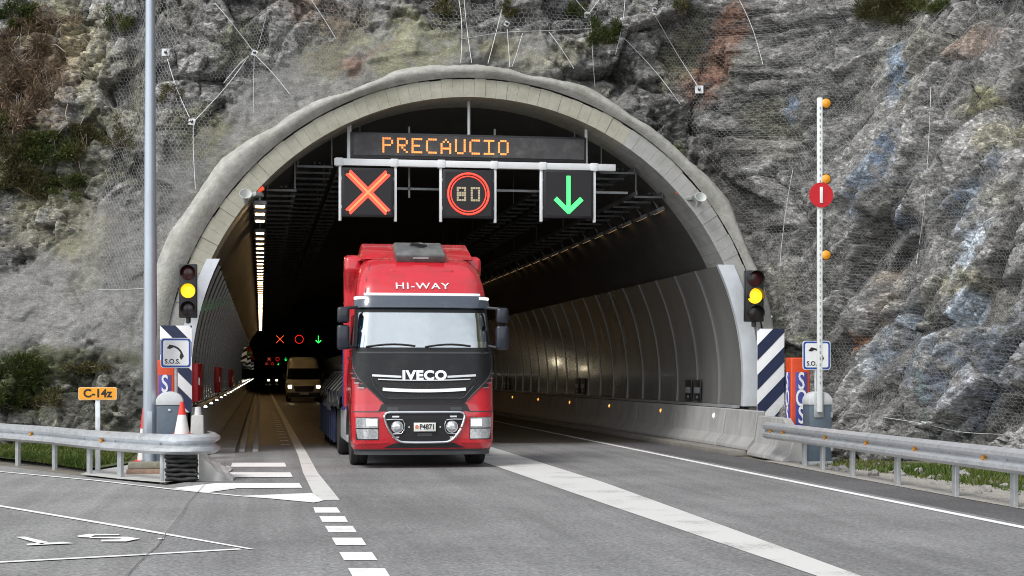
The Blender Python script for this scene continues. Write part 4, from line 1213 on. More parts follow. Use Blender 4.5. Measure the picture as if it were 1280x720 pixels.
# ---- lamp post
lp = thing('lamp_post', 'tall tapered grey blue steel lamp post left of the tunnel', 'lamp post', (-1.93, 28.25, .03))
M_lpost = mat('lamp_post_steel', (.42, .47, .53), .38, .55, var=.1, scale=3, dirt=(.3, .3, .32), dirt_amt=.35, stretch=(1, 1, .3))
MB().tube([(0, 0, 0), (0, 0, 3), (0, 0, 6), (0, 0, 9.6)], [.135, .115, .098, .072], 24).build('pole', M_lpost, lp)
MB().box(-.2, .2, -.2, .2, -.01, .025).build('base_plate', M_galv_dull, lp, bevel=.006)
MB().box(-.05, .05, -.142, -.122, .55, .95).build('hatch', M_lpost, lp, bevel=.008)
MB().tube([(0, 0, 9.55), (0, -.1, 9.9), (0, -.8, 10.25), (0, -1.6, 10.35)], [.06, .055, .05, .045], 12).build('bracket_arm', M_lpost, lp)
MB().box(-.17, .17, -2.3, -1.55, 10.3, 10.42).build('lantern', M_galv_dull, lp, bevel=.03)
for (x, y) in ((-.15, -.15), (.15, -.15), (-.15, .15), (.15, .15)): MB().lathe([(0, .06), (.018, .06), (.018, .0)], 6, (x, y, .024)).build('anchor_bolt', M_galv_dull, lp)

# ---- route sign
s0 = on_y(98, 484, 26.95); s1 = on_y(146, 500, 26.95)
M_osign = mat('route_sign_orange', (.86, .36, .02), .42, var=.05)
rs = thing('route_sign', 'small orange route sign reading C-14z behind the left guardrail', 'sign', ((s0[0] + s1[0]) / 2, 26.95, 0))
w, zc, hh = (s1[0] - s0[0]) / 2, (s0[2] + s1[2]) / 2, (s0[2] - s1[2]) / 2
def rrect(w, h, r): return [(cx + r * math.cos(a), cz + r * math.sin(a)) for cx, cz, a0 in ((w - r, h - r, 0), (-w + r, h - r, 90), (-w + r, -h + r, 180), (w - r, -h + r, 270)) for a in np.radians(np.linspace(a0, a0 + 90, 5))]
MB().prism([(x, z + zc) for x, z in rrect(w, hh, .03)], -.01, .012).build('plate', mat('route_border', (.8, .55, .3), .4, var=.03), rs)
MB().prism([(x, z + zc) for x, z in rrect(w - .012, hh - .012, .025)], -.014, -.0105).build('orange_field', M_osign, rs)
b = text_mb('C-14z', .19, .0015, .006); b.v = [(x, y - .0165, z + zc) for x, y, z in b.v]; b.build('lettering', M_sblack, rs, smooth=0)
MB().box(-.04, .04, .016, .056, -.03, zc + hh * .8).build('post', M_galv, rs, bevel=.006)

# ---- traffic cones
M_cone_r = mat('cone_red', (.72, .04, .025), .45, var=.1, dirt=(.4, .06, .04), dirt_amt=.3)
M_cone_w = mat('cone_white', (.72, .73, .72), .4, var=.06, dirt=(.45, .44, .42), dirt_amt=.35)
def cone(loc, label, h=.54):
    o = thing('traffic_cone', label, 'traffic cone', loc)
    R0 = .125
    rad = lambda f: R0 + (.03 - R0) * f
    MB().box(-.17, .17, -.17, .17, .0, .03).build('base', M_cone_r, o, bevel=.012)
    MB().lathe([(rad(.02), .03), (rad(.62), h * .62)], 24).build('white_sleeve', M_cone_w, o)
    MB().lathe([(rad(.62), h * .621), (rad(1), h), (.018, h + .005), (0, h + .005)], 24).build('red_top', M_cone_r, o)
    return o
q = on_y(227.5, 546, 25.75)
cone((q[0], 25.75, .64), 'red and white traffic cone standing above the end of the left guardrail', .545)
q = on_y(180, 545, 29.3)
cone((q[0], 29.3, .03), 'small red and white cone mostly hidden behind the lamp post', .98)
# plinth block the cone stands on
pb = thing('concrete_block', 'pale concrete block under the traffic cone behind the rail end', 'block', (q[0] + .55, 25.75, 0))
pb.location.x = on_y(227.5, 546, 25.75)[0]
MB().prism([(-.24, 0.0), (.24, .0), (.20, .64), (-.20, .64)], -.3, .3).build('block', M_conc_w, pb, bevel=.02)
q = on_y(246, 520, 26.6)
wb = thing('barrier_end_post', 'pale concrete end post of the left tunnel barrier beside the cone', 'post', (q[0], 26.6, 0))
MB().prism([(-.13, 0), (.13, 0), (.11, .95), (-.08, .95)], -.15, .15).build('post', M_conc_w, wb, bevel=.02)
MB().lathe([(0, .14), (.05, .13), (.06, .0)], 12, (0.02, 0, .95)).build('reflector_cap', M_cap, wb)

# ---- crash cushion: stacked black rubber folds under the rail end
cc = thing('crash_cushion', 'stack of black rubber folds under the end of the left guardrail', 'crash cushion', (-1.19, 24.22, 0))
for k in range(6):
    rings = []
    z0 = .012 + k * .068
    for q, (zz, ins) in enumerate(((0, .05), (.012, .012), (.033, 0), (.054, .012), (.066, .05))):
        ring = []
        for c in range(40):
            f = c / 40 * 4; sd = int(f); e = f - sd
            w2, d2 = .235 - ins + .012 * math.sin(e * 22 + k * 1.7), .16 - ins + .012 * math.sin(e * 17 + k)
            X, Y = [(-w2 + 2 * w2 * e, -d2), (w2, -d2 + 2 * d2 * e), (w2 - 2 * w2 * e, d2), (-w2, d2 - 2 * d2 * e)][sd]
            ring.append((X + .01 * math.sin(k * 2.3), Y, z0 + zz + .008 * math.sin(e * 9 + k * 2.1 + sd)))
        rings.append(ring)
    MB().loft(rings).build('rubber_fold', M_rubber, cc, smooth=60)
MB().box(-.32, -.26, -.05, .06, -.03, .42).build('support_leg', M_galv_dull, cc, bevel=.006)
# rippled pale sheet beside it
sb = []
pz = [on_z(*p)[:2] for p in [(246, 602), (290, 600)]]
nx, ny_ = 18, 12
X0, X1, Y0, Y1 = -.93, -.42, 24.25, 27.3
vv = []
for j in range(ny_ + 1):
    for i in range(nx + 1):
        fx, fy = i / nx, j / ny_
        x = X0 + (X1 - X0) * fx + .04 * math.sin(fy * 9) - .12 * fy; y = Y0 + (Y1 - Y0) * fy + .05 * math.sin(fx * 8)
        h_ = (.40 - .05 * fy) * (1 - fx) ** 1.6 + .02 * math.sin(fx * 3 + fy * 30) * (1 - .6 * fx) + .012 * math.sin(fx * 21 + fy * 13)
        vv.append((x, y, max(.02, h_ + .03)))
n_ = (nx + 1) * (ny_ + 1)
vv2 = [(x, y, -.02) for x, y, z in vv]
fs = []
for j in range(ny_):
    for i in range(nx):
        a = j * (nx + 1) + i; fs.append((a, a + 1, a + nx + 2, a + nx + 1)); fs.append((a + n_, a + nx + 1 + n_, a + nx + 2 + n_, a + 1 + n_))
for j in range(ny_):
    for i in (0, nx):
        a = j * (nx + 1) + i; fs.append((a, a + nx + 1, a + nx + 1 + n_, a + n_))
for i in range(nx):
    for j in (0, ny_):
        a = j * (nx + 1) + i; fs.append((a, a + 1, a + 1 + n_, a + n_))
mb_ = MB(); mb_.add(vv + vv2, fs)
tag(mb_.build('concrete_ramp', M_conc_w, smooth=50), 'rippled pale concrete ramp beside the black rubber cushion', 'ramp')
# low footing step in front of the lamp post
ft = thing('stone_footing', 'low weathered stone step at the foot of the lamp post', 'step', (-1.83, 26.1, 0))
M_step = mat('weathered_step', (.27, .25, .2), .9, var=.25, scale=6, bump=.5, dirt=(.12, .14, .06), dirt_amt=.7)
MB().box(-.32, .32, -.18, .18, -.03, .09).build('lower_step', mat('brick_step', (.3, .2, .15), .9, var=.25, scale=8, bump=.5), ft, bevel=.015)
MB().box(-.30, .30, -.15, .17, .094, .20).build('upper_step', M_step, ft, bevel=.02)
# tyre peeking in at the bottom left corner
tq = on_z(0, 724)
ty_ = thing('loose_tyre', 'black tyre edge peeking in at the bottom left corner', 'tyre', (tq[0] - .36, tq[1] + .0, .0))
MB().lathe([(.17, .02), (.24, .0), (.29, .04), (.3, .09), (.29, .14), (.24, .18), (.17, .16), (.16, .09), (.17, .02)], 32).build('tread', M_rubber, ty_, smooth=50)
# ================================================================== VEHICLES
class Shell:
    """vehicle front and sides as one rounded surface: table rows (z, half width, front y, rear y)"""
    def __init__(s, table, r=.28, crown=.07):
        s.t = np.array(table, float); s.r = r; s.c = crown
    def row(s, z):
        return [float(np.interp(z, s.t[:, 0], s.t[:, k])) for k in (1, 2, 3)]
    def base(s, u, z):
        W, F_, Yb = s.row(z); r = min(s.r, W * .8); sg = 1 if u >= 0 else -1; a = abs(u)
        if a <= W - r:
            x, y = a, F_
        elif a <= W - r + r * math.pi / 2:
            t_ = (a - W + r) / r; x, y = W - r + r * math.sin(t_), F_ + r * (1 - math.cos(t_))
        else:
            x, y = W, F_ + r + (a - W + r - r * math.pi / 2)
        return Vector((sg * x, y + s.c * min(1, (x / W)) ** 2, z))
    def pt(s, u, z, off=0.0):
        p = s.base(u, z)
        if off:
            du = s.base(u + .01, z) - s.base(u - .01, z); dz = s.base(u, z + .015) - s.base(u, z - .015)
            n = du.cross(dz)
            if n.length > 1e-9: p = p + n.normalized() * off
        return tuple(p)
    def umax(s, z):
        W, F_, Yb = s.row(z); r = min(s.r, W * .8)
        return W - r + r * math.pi / 2 + max(.02, Yb - F_ - r)
    def shell(s, zs, nf=14, na=7, nsd=8):
        rings = []
        for z in zs:
            W, F_, Yb = s.row(z); r = min(s.r, W * .8); um = s.umax(z)
            h = list(np.linspace(0, W - r, nf)[1:]) + list(W - r + np.linspace(0, r * math.pi / 2, na)[1:]) + list(np.linspace(W - r + r * math.pi / 2, um, nsd)[1:])
            us = [-q for q in h[::-1]] + [0] + h
            rings.append([s.pt(u, z) for u in us])
        b = MB(); n = len(rings[0])
        b.loft(rings, closed=False, cap=False)
        N = len(rings)
        b.f.append(tuple((N - 1) * n + i for i in range(n)))
        b.f.append(tuple(range(n - 1, -1, -1)))
        b.f.append(tuple([k * n for k in range(N)] + [k * n + n - 1 for k in range(N - 1, -1, -1)]))
        return b
    def patch(s, zs, ul, ur, off=.01, nu=16, depth=.03):
        """raised skin piece between z rows; ul/ur give its left and right edge at every row"""
        b = MB(); g_, lo = [], []
        for z in zs:
            a, c = ul(z), ur(z)
            for k in range(nu + 1):
                u = a + (c - a) * k / nu
                g_.append(s.pt(u, z, off)); lo.append(s.pt(u, z, off - depth))
        n = nu + 1; nz = len(zs); T = len(g_)
        fs = [(j * n + i, j * n + i + 1, (j + 1) * n + i + 1, (j + 1) * n + i) for j in range(nz - 1) for i in range(nu)]
        edge = [i for i in range(n)] + [j * n + nu for j in range(1, nz)] + [(nz - 1) * n + i for i in range(nu - 1, -1, -1)] + [j * n for j in range(nz - 2, 0, -1)]
        for k in range(len(edge)):
            a, c = edge[k], edge[(k + 1) % len(edge)]; fs.append((a, c, c + T, a + T))
        b.add(g_ + lo, fs)
        return b
    def sym(s, zs, half, **kw):
        return s.patch(zs, lambda z: -half(z), half, **kw)
    def ribbon(s, u0, u1, zf, h, off, nu=14, depth=.03):
        b = MB(); P = []
        for k in range(nu + 1):
            u = u0 + (u1 - u0) * k / nu; zc = zf(u)
            P.append([s.pt(u, zc - h / 2, off), s.pt(u, zc + h / 2, off), s.pt(u, zc + h / 2, off - depth), s.pt(u, zc - h / 2, off - depth)])
        b.loft(P, True, True)
        return b
    def text(s, body, size, z0, off, **kw):
        b = text_mb(body, size, .006, **kw)
        b.v = [s.pt(x, z0 + z, off - y) for x, y, z in b.v]
        return b
def lin_i(pairs):
    a = sorted(pairs)
    return lambda z: float(np.interp(z, [p[0] for p in a], [p[1] for p in a]))

M_tred = mat('truck_red', (.52, .010, .022), .28, 0, var=.06, scale=2, coat=.8, spec=.5, dirt=(.24, .03, .03), dirt_amt=.55, dirt_scale=2.6)
M_tblack = mat('truck_black', (.011, .0115, .013), .42, 0, var=.15, scale=4, spec=.3, coat=.06, dirt=(.05, .05, .05), dirt_amt=.4)
M_tgrey = mat('truck_dark_grey', (.05, .052, .056), .5, 0, var=.15)
M_chrome = mat('chrome', (.75, .76, .78), .18, 1.0, var=.05)
M_silver = mat('silver_trim', (.68, .69, .70), .3, .7, var=.06)
M_lens = mat('headlamp_lens', (.62, .64, .66), .12, .6, var=.35, scale=25, coat=1)
M_lamp_w = mat('running_lamp', (.95, .95, .92), .3, var=.02, emit=(1, .97, .9), estr=.6)
M_tank = mat('side_fairing_silver', (.45, .45, .46), .45, .4, var=.12, dirt=(.2, .19, .18), dirt_amt=.5)
M_tblue = mat('trailer_blue', (.010, .015, .05), .5, 0, var=.2, dirt=(.06, .06, .07), dirt_amt=.5)
def glass_mat(name, refl=.45, tint=(.4, .45, .46), rough=.04):
    m = bpy.data.materials.new(name); m.use_nodes = True
    t = m.node_tree; L = t.links.new
    g1 = nd(t, 'ShaderNodeBsdfGlossy'); g1.inputs['Roughness'].default_value = rough; g1.inputs['Color'].default_value = (.86, .92, .93, 1)
    tr = nd(t, 'ShaderNodeBsdfTransparent'); tr.inputs['Color'].default_value = (*tint, 1)
    mx = nd(t, 'ShaderNodeMixShader'); mx.inputs[0].default_value = refl
    no = nd(t, 'ShaderNodeTexNoise'); no.inputs['Scale'].default_value = 2.2
    tc = nd(t, 'ShaderNodeTexCoord'); L(tc.outputs['Object'], no.inputs['Vector'])
    bp = nd(t, 'ShaderNodeBump'); bp.inputs['Strength'].default_value = .12; bp.inputs['Distance'].default_value = .05; L(no.outputs['Fac'], bp.inputs['Height']); L(bp.outputs[0], g1.inputs['Normal'])
    L(tr.outputs[0], mx.inputs[1]); L(g1.outputs[0], mx.inputs[2]); L(mx.outputs[0], t.nodes['Material Output'].inputs['Surface'])
    MATS[name] = m
    return m
M_wind = glass_mat('windscreen_glass', .5)
M_glass_d = glass_mat('side_glass', .3, (.2, .22, .24))

def wheel(parent, x, y, r=.5, w=.3, dual=False, n=28):
    sg = 1 if x > 0 else -1
    tp = [(r * .58, -w * .40), (r * .8, -w * .5), (r * .95, -w * .48), (r, -w * .38), (r, -w * .1), (r * .985, -w * .08), (r * .985, w * .08), (r, w * .1), (r, w * .38), (r * .95, w * .48), (r * .8, w * .5), (r * .58, w * .40)]
    o = MB().lathe(tp, n, (0, 0, 0), 'x').build('wheel', M_rubber, parent, smooth=40, loc=(x, y, r))
    MB().lathe([(0, w * .12 * sg), (r * .18, w * .2 * sg), (r * .2, w * .05 * sg), (r * .5, w * .0 * sg), (r * .57, w * .38 * sg), (r * .59, w * .3 * sg), (r * .55, -.02 * sg), (0, -.02 * sg)], 22, (0, 0, 0), 'x').build('rim', M_silver, o)
    return o

# ------------------------------------------------------------------ the lorry
truck = thing('lorry', 'red tractor lorry with black front panel pulling a low flatbed out of the tunnel', 'lorry', (2.80, 26.9, 0))
tb = [(.30, 1.19, .10, .85), (.36, 1.215, .05, .85), (.48, 1.24, .02, .85), (.9, 1.25, .0, .85), (1.02, 1.25, .02, .86), (1.10, 1.245, .03, 2.25), (1.6, 1.24, .06, 2.25), (2.06, 1.215, .11, 2.25), (2.72, 1.165, .25, 2.25),
      (2.85, 1.16, .28, 2.25), (3.02, 1.15, .31, 2.25), (3.2, 1.13, .41, 2.25), (3.4, 1.085, .58, 2.25), (3.56, 1.03, .78, 2.25), (3.68, .96, 1.0, 2.25), (3.75, .88, 1.25, 2.25), (3.79, .78, 1.55, 2.25)]
T = Shell(tb, .26, .07)
zs = sorted(set([round(z, 3) for z in np.linspace(.30, 3.79, 60)] + [.98, 1.06, 1.1]))
body = T.shell(zs).build('cab_body', M_tred, truck, smooth=38)
lrow = lambda a, c, n: list(np.linspace(a, c, n))
# black band round the windscreen, windscreen
T.sym(lrow(2.0, 2.80, 10), lambda z: T.umax(z) - 1.45 if 0 else 1.30, off=.006, nu=30).build('screen_surround', M_tblack, truck, smooth=40)
ws = T.sym(lrow(2.095, 2.705, 8), lin_i([(2.09, 1.17), (2.7, 1.13)]), off=.014, nu=26, depth=.012).build('windscreen', M_wind, truck, smooth=50)
# cab interior seen dimly through the glass
inn = T.sym(lrow(2.1, 2.70, 5), lambda z: 1.12, off=.0085, nu=12, depth=.002)
inn.build('cab_interior', mat('cab_interior', (.13, .135, .13), .9, var=.6, scale=3.5, dirt=(.5, .5, .48), dirt_amt=.8, dirt_scale=2.2), truck)
b = T.sym(lrow(2.1, 2.17, 3), lambda z: 1.1, off=.0105, nu=14, depth=.002); b.build('dashboard', mat('dashboard', (.3, .28, .25), .8, var=.3), truck)
T.patch(lrow(2.1, 2.6, 4), lambda z: -1.13, lambda z: -1.02 + (2.6 - z) * .12, off=.0105, nu=4, depth=.002).build('curtain', mat('curtain_blue', (.05, .14, .34), .8, var=.3), truck)
# pennant hanging behind the screen
T.patch(lrow(2.24, 2.62, 4), lambda z: .06 - (2.66 - z) * .07, lambda z: .06 + (2.66 - z) * .07, off=.0118, nu=3, depth=.002).build('pennant', mat('pennant_orange', (.9, .42, .2), .7, var=.1), truck)
T.patch(lrow(2.14, 2.25, 3), lambda z: .0, lambda z: .16, off=.0118, nu=3, depth=.002).build('dash_ornament', mat('ornament_pale', (.6, .62, .6), .7, var=.5, scale=20), truck)
T.patch(lrow(2.10, 2.2, 3), lambda z: .62, lambda z: 1.1, off=.0116, nu=5, depth=.002).build('dash_papers', mat('papers_cream', (.62, .5, .32), .8, var=.3, scale=8), truck)
# wipers
for u0, u1 in ((-1.0, -.15), (.02, .82)):
    b = MB(); b.tube([T.pt(u, 2.105 + .045 * math.sin((u - u0) / (u1 - u0) * math.pi * .9), .035) for u in np.linspace(u0, u1, 8)], .014, 6); b.build('wiper', M_black, truck)
# sun visor
vz = lrow(2.765, 2.985, 6)
b = MB(); rings = []
for u in np.linspace(-1.2, 1.2, 30):
    rings.append([T.pt(u, 2.775, .06), T.pt(u, 2.785, .07), T.pt(u, 2.985, .045), T.pt(u, 3.0, .035), T.pt(u, 3.0, .01), T.pt(u, 2.785, .04)])
b.loft(rings, True, True); b.build('sun_visor', mat('visor_smoked', (.045, .06, .085), .25, 0, var=.1, coat=.8), truck, smooth=40)
T.sym(lrow(3.005, 3.045, 2), lambda z: 1.02, off=.02, nu=20, depth=.04).build('visor_strip', M_white_met, truck)
for s_ in (-1, 1):
    T.patch(lrow(2.935, 2.98, 2), lambda z: (-1.2 if s_ < 0 else .98), lambda z: (-.98 if s_ < 0 else 1.2), off=.062, nu=6, depth=.03).build('marker_lamp', M_lamp_w, truck)
# black bonnet panel and grille
hw2 = lin_i([(1.12, .70), (1.2, .76), (1.3, .86), (1.45, 1.02), (1.58, 1.14), (1.7, 1.22), (1.8, 1.27), (2.06, 1.30)])
T.sym(lrow(1.12, 2.06, 16), hw2, off=.022, nu=30, depth=.04).build('bonnet_panel', M_tblack, truck, smooth=40)
T.sym(lrow(1.99, 2.02, 2), lin_i([(1.99, 1.1), (2.02, 1.2)]), off=.03, nu=24, depth=.02).build('bonnet_edge', M_tgrey, truck)
T.sym(lrow(1.20, 1.56, 6), lin_i([(1.2, .62), (1.56, .9)]), off=.026, nu=22, depth=.02).build('upper_grille', mat('grille_black', (.01, .01, .011), .55, var=.4, scale=60, bump=.6, bscale=90), truck)
T.ribbon(-.72, .72, lambda u: 1.345 + .05 * abs(u) ** 2, .055, .05, 24).build('grille_bar', M_chrome, truck)
T.ribbon(-.80, .80, lambda u: 1.525 + .03 * abs(u) ** 2, .018, .045, 24).build('grille_bar', M_silver, truck)
T.sym(lrow(1.21, 1.225, 2), lambda z: .6, off=.04, nu=16, depth=.02).build('grille_bar', M_tgrey, truck)
for s_ in (-1, 1):
    u0, u1 = sorted((s_ * .40, s_ * .90))
    T.ribbon(u0, u1, lambda u: 1.565 + .05 * abs(u), .035, .045, 8).build('grille_bar', M_silver, truck)
T.text('IVECO', .215, 1.605, .030, offset=.010, sx=1.15, spacing=1.12).build('lettering', M_chrome, truck, smooth=0)
T.text('HI-WAY', .155, 3.17, .012, offset=.001, sx=1.55, spacing=1.15).build('lettering', M_white_met, truck, smooth=0)
# corner vents
for s_ in (-1, 1):
    for k in range(4):
        z = 1.68 - k * .085
        ua = hw2(z) + .02; ub = ua + .12 - .0 * k
        T.ribbon(s_ * ua, s_ * ub, lambda u, z=z: z + .02 * (abs(u) - ua) / .12, .05, .016, 5).build('vent_slot', M_black, truck)
        T.ribbon(s_ * (ua + .02), s_ * (ub + .01), lambda u, z=z: z - .03, .010, .022, 5).build('vent_blade', M_silver, truck)
    # edge line of the panel
    b = MB(); b.tube([T.pt(s_ * (hw2(z) + .006), z, .016) for z in np.linspace(1.18, 1.95, 14)], .012, 6); b.build('panel_trim', M_tgrey, truck)
    # bonnet crease: light edge running down to the corner
    b = MB(); b.tube([T.pt(s_ * u, z, .028) for u, z in ((.93, 1.60), (.86, 1.42), (.70, 1.24), (.60, 1.2))], .008, 6); b.build('panel_crease', M_tgrey, truck)
# gap and lower grille
T.sym(lrow(.99, 1.115, 3), lin_i([(.99, .80), (1.115, .74)]), off=.004, nu=20, depth=.03).build('step_gap', M_black, truck)
for u in (-.55, .55): T.patch(lrow(1.0, 1.06, 2), lambda z: u - .1, lambda z: u + .1, off=.02, nu=4).build('step_tread', M_tgrey, truck)
lg = lin_i([(.46, .36), (.55, .50), (.70, .60), (.85, .665), (.965, .68)])
T.sym(lrow(.475, .96, 9), lg, off=.012, nu=20).build('lower_grille', mat('lower_grille_black', (.008, .008, .009), .6, var=.4, scale=40), truck)
pts = []
for u, z in [(0, .97), (.5, .97), (.63, .965), (.685, .93), (.69, .87), (.64, .72), (.58, .62), (.50, .52), (.42, .475), (.3, .462), (0, .458)]:
    pts.append((u, z))
loop = pts + [(-u, z) for u, z in pts[::-1][1:-1]]
sp = smooth_path([(u, z, 0) for u, z in loop + [loop[0]]], 4)
b = MB(); b.tube([T.pt(u, z, .03) for u, z, _ in sp], .024, 8, cap=False); b.build('grille_ring', M_chrome, truck)
for s_ in (-1, 1):
    c = T.pt(s_ * .475, .725, .02)
    d = MB().lathe([(0, -.05), (.05, -.045), (.085, -.02), (.09, 0.0)], 22, c, 'y').build('fog_lamp', M_lens, truck)
    MB().torus((c[0], c[1] - .005, c[2]), .096, .012, 24, 6).build('bezel', M_chrome, d)
    b = MB(); b.tube([T.pt(s_ * u, z, .028) for u, z in ((.66, .85), (.50, .855), (.38, .845), (.345, .78), (.36, .66), (.40, .61), (.55, .60))], .011, 6); b.build('lamp_surround', M_chrome, truck)
    for zz in (.9, .545): T.patch(lrow(zz - .012, zz + .012, 2), lambda z: s_ * .5 - .06, lambda z: s_ * .5 + .06, off=.024, nu=3).build('fixing', M_silver, truck)
    # headlamp: upper and lower units
    ua, ub = sorted((s_ * .80, s_ * 1.19))
    T.patch(lrow(.50, .89, 6), lambda z: ua - .012, lambda z: ub + .012, off=.006, nu=8).build('lamp_recess', M_black, truck)
    h_ = T.patch(lrow(.705, .88, 4), lambda z: ua, lambda z: ub, off=.016, nu=8).build('headlamp', M_lens, truck)
    T.patch(lrow(.74, .855, 3), lambda z: (ua + .02 if s_ > 0 else ub - .20), lambda z: (ua + .20 if s_ > 0 else ub - .02), off=.021, nu=5, depth=.01).build('light_unit', M_lamp_w, h_)
    T.patch(lrow(.515, .685, 4), (lambda z: ua + (.685 - z) * .25) if s_ < 0 else (lambda z: ua), (lambda z: ub) if s_ < 0 else (lambda z: ub - (.685 - z) * .25), off=.014, nu=8).build('indicator_lamp', M_lens, truck)
    # bumper crease
    u0, u1 = sorted((s_ * .76, s_ * 1.30))
    T.ribbon(u0, u1, lambda u: .985, .018, .004, 8).build('bumper_seam', M_tgrey, truck)
    u0, u1 = sorted((s_ * .62, s_ * 1.3))
    T.ribbon(u0, u1, lambda u: .45 - .04 * abs(u) + .03, .02, .018, 8).build('bumper_crease', M_tred, truck)
T.sym(lrow(.36, .44, 3), lin_i([(.36, .70), (.44, .52)]), off=.008, nu=14).build('air_slot', M_black, truck)
T.sym(lrow(.235, .335, 4), lambda z: 1.36, off=.006, nu=22, depth=.06).build('bumper_lip', M_tgrey, truck)
# number plate
pc = T.pt(0, .72, .04)
d = MB().box(-.19, .19, pc[1] - .012, pc[1] + .02, .645, .795).build('number_plate', mat('plate_white', (.74, .74, .70), .45, var=.05), truck, bevel=.004)
b = text_mb('P4871', .125, .002, .003, sx=.86); b.v = [(x + .04, y + pc[1] - .0145, z + .72) for x, y, z in b.v]; b.build('lettering', M_sblack, d, smooth=0)
MB().prism([(-.165, .69), (-.115, .69), (-.11, .735), (-.125, .76), (-.155, .76), (-.17, .735)], pc[1] - .016, pc[1] - .0125).build('crest', mat('crest_red', (.6, .2, .12), .5, var=.2), d, smooth=0)
T.sym(lrow(.56, .62, 2), lambda z: .13, off=.02, nu=4).build('tow_cover', M_tgrey, truck)
for u in (-.27, .27): MB().lathe([(0, -.02), (.014, -.02), (.014, 0)], 8, T.pt(u, .72, .012), 'y').build('fixing', M_silver, truck)
# side windows, door lines
for s_ in (-1, 1):
    ua, ub = sorted((s_ * 1.42, s_ * 2.35))
    T.patch(lrow(2.12, 2.68, 4), lambda z: ua, lambda z: ub, off=.008, nu=8, depth=.012).build('side_window', M_glass_d, truck)
    ua, ub = sorted((s_ * 1.40, s_ * 2.45))
    for z in (1.14, 2.05): T.ribbon(ua, ub, lambda u, z=z: z, .014, .004, 6).build('door_seam', M_black, truck)
    T.ribbon(*sorted((s_ * 2.2, s_ * 2.36)), lambda u: 1.92, .04, .03, 4).build('door_handle', M_black, truck)
    # roof side seam
    b = MB(); b.tube([T.pt(s_ * u, z, .003) for u, z in ((1.0, 3.06), (.97, 3.3), (.90, 3.55), (.80, 3.7))], .006, 6); b.build('roof_seam', M_tgrey, truck)
    # mirrors
    mx = s_ * 1.39
    m_ = MB().box(mx - .105, mx + .105, .12, .34, 2.52, 2.80).build('mirror_housing', mat('mirror_dark_blue', (.010, .013, .022), .35, var=.1, coat=.2), truck, bevel=.05, seg=3)
    m2 = MB().box(mx - .11, mx + .11, .12, .34, 2.06, 2.49).build('mirror_housing', MATS['mirror_dark_blue'], truck, bevel=.05, seg=3)
    for z in (2.09, 2.78):
        MB().tube([(s_ * 1.14, .30, z + (.04 if z < 2.5 else .02)), (mx - s_ * .04, .24, z)], .028, 8).build('mirror_arm', M_black, truck)
    # side deflector behind the door, steps and wheel arch
    p = [(2.27, 1.0), (2.5, 1.0), (2.5, 3.78), (2.3, 3.86), (2.0, 3.80), (1.95, 3.55), (2.27, 3.2)]
    x0, x1 = sorted((s_ * .93, s_ * 1.27))
    MB().prism(p, x0, x1, 'yz').build('side_deflector', M_tred, truck, bevel=.07, seg=4)
    x0, x1 = sorted((s_ * 1.21, s_ * 1.25))
    b = MB(); rings = []
    for a in np.linspace(0, math.pi, 12):
        rings.append([(x, 1.38 + q * math.cos(a), .52 + q * math.sin(a)) for x, q in ((s_ * .86, .56), (s_ * 1.25, .56), (s_ * 1.25, .60), (s_ * .86, .60))])
    b.loft(rings); b.build('wheel_arch', M_tgrey, truck)
    MB().box(*sorted((s_ * .9, s_ * 1.23)), 2.05, 4.35, .36, 1.0).build('side_fairing', M_tank, truck, bevel=.05, seg=3)
    wheel(truck, s_ * 1.06, 1.38, .5, .31)
    wheel(truck, s_ * .98, 5.1, .5, .55)
MB().box(-.95, .95, .9, 2.2, .42, 1.1).build('chassis_front', M_black, truck)
MB().box(-.45, .45, 2.2, 6.2, .55, .9).build('chassis', M_black, truck)
MB().box(-1.0, 1.0, 1.3, 1.46, .40, .55).build('front_axle', M_black, truck)
# roof deflector and roof unit
b = MB()
def dfl(x, y, z): return (x, y, z)
b.loft([[(-1.02, 1.15, 3.70), (1.02, 1.15, 3.70), (1.04, 2.2, 3.70), (-1.04, 2.2, 3.70)], [(-1.0, 1.55, 3.86), (1.0, 1.55, 3.86), (1.02, 2.2, 3.86), (-1.02, 2.2, 3.86)], [(-.97, 1.95, 4.04), (.97, 1.95, 4.04), (.97, 2.15, 4.04), (-.97, 2.15, 4.04)]])
b.build('roof_deflector', M_tred, truck, bevel=.03, seg=2)
hu = MB().loft([[(-.43, -.34, -.06), (.43, -.34, -.06), (.43, .36, -.06), (-.43, .36, -.06)], [(-.45, -.36, .08), (.45, -.36, .08), (.45, .36, .08), (-.45, .36, .08)], [(-.42, -.31, .13), (.42, -.31, .13), (.42, .34, .13), (-.42, .34, .13)]])
huo = hu.build('roof_unit', mat('roof_unit_grey', (.10, .105, .105), .5, 0, var=.25, dirt=(.25, .25, .23), dirt_amt=.6), truck, bevel=.025, loc=(0.02, 1.22, 3.80), rot=(R_(20), 0, 0))
MB().lathe([(0, .0), (.13, 0), (.15, .02), (.16, 0.0)], 24, (0, .12, .131)).build('vent', M_black, huo)
b = text_mb('···', .2, .002); MB().box(-.14, .14, -.366, -.362, .02, .05).build('badge', M_silver, huo, smooth=0)
MB().prism([(-.62, 0), (.62, 0), (.55, .06), (-.55, .06)], -.5, .2, 'xz').build('roof_recess', M_tred, truck, bevel=.03, seg=2, loc=(0.02, 1.12, 3.63), rot=(R_(26), 0, 0))
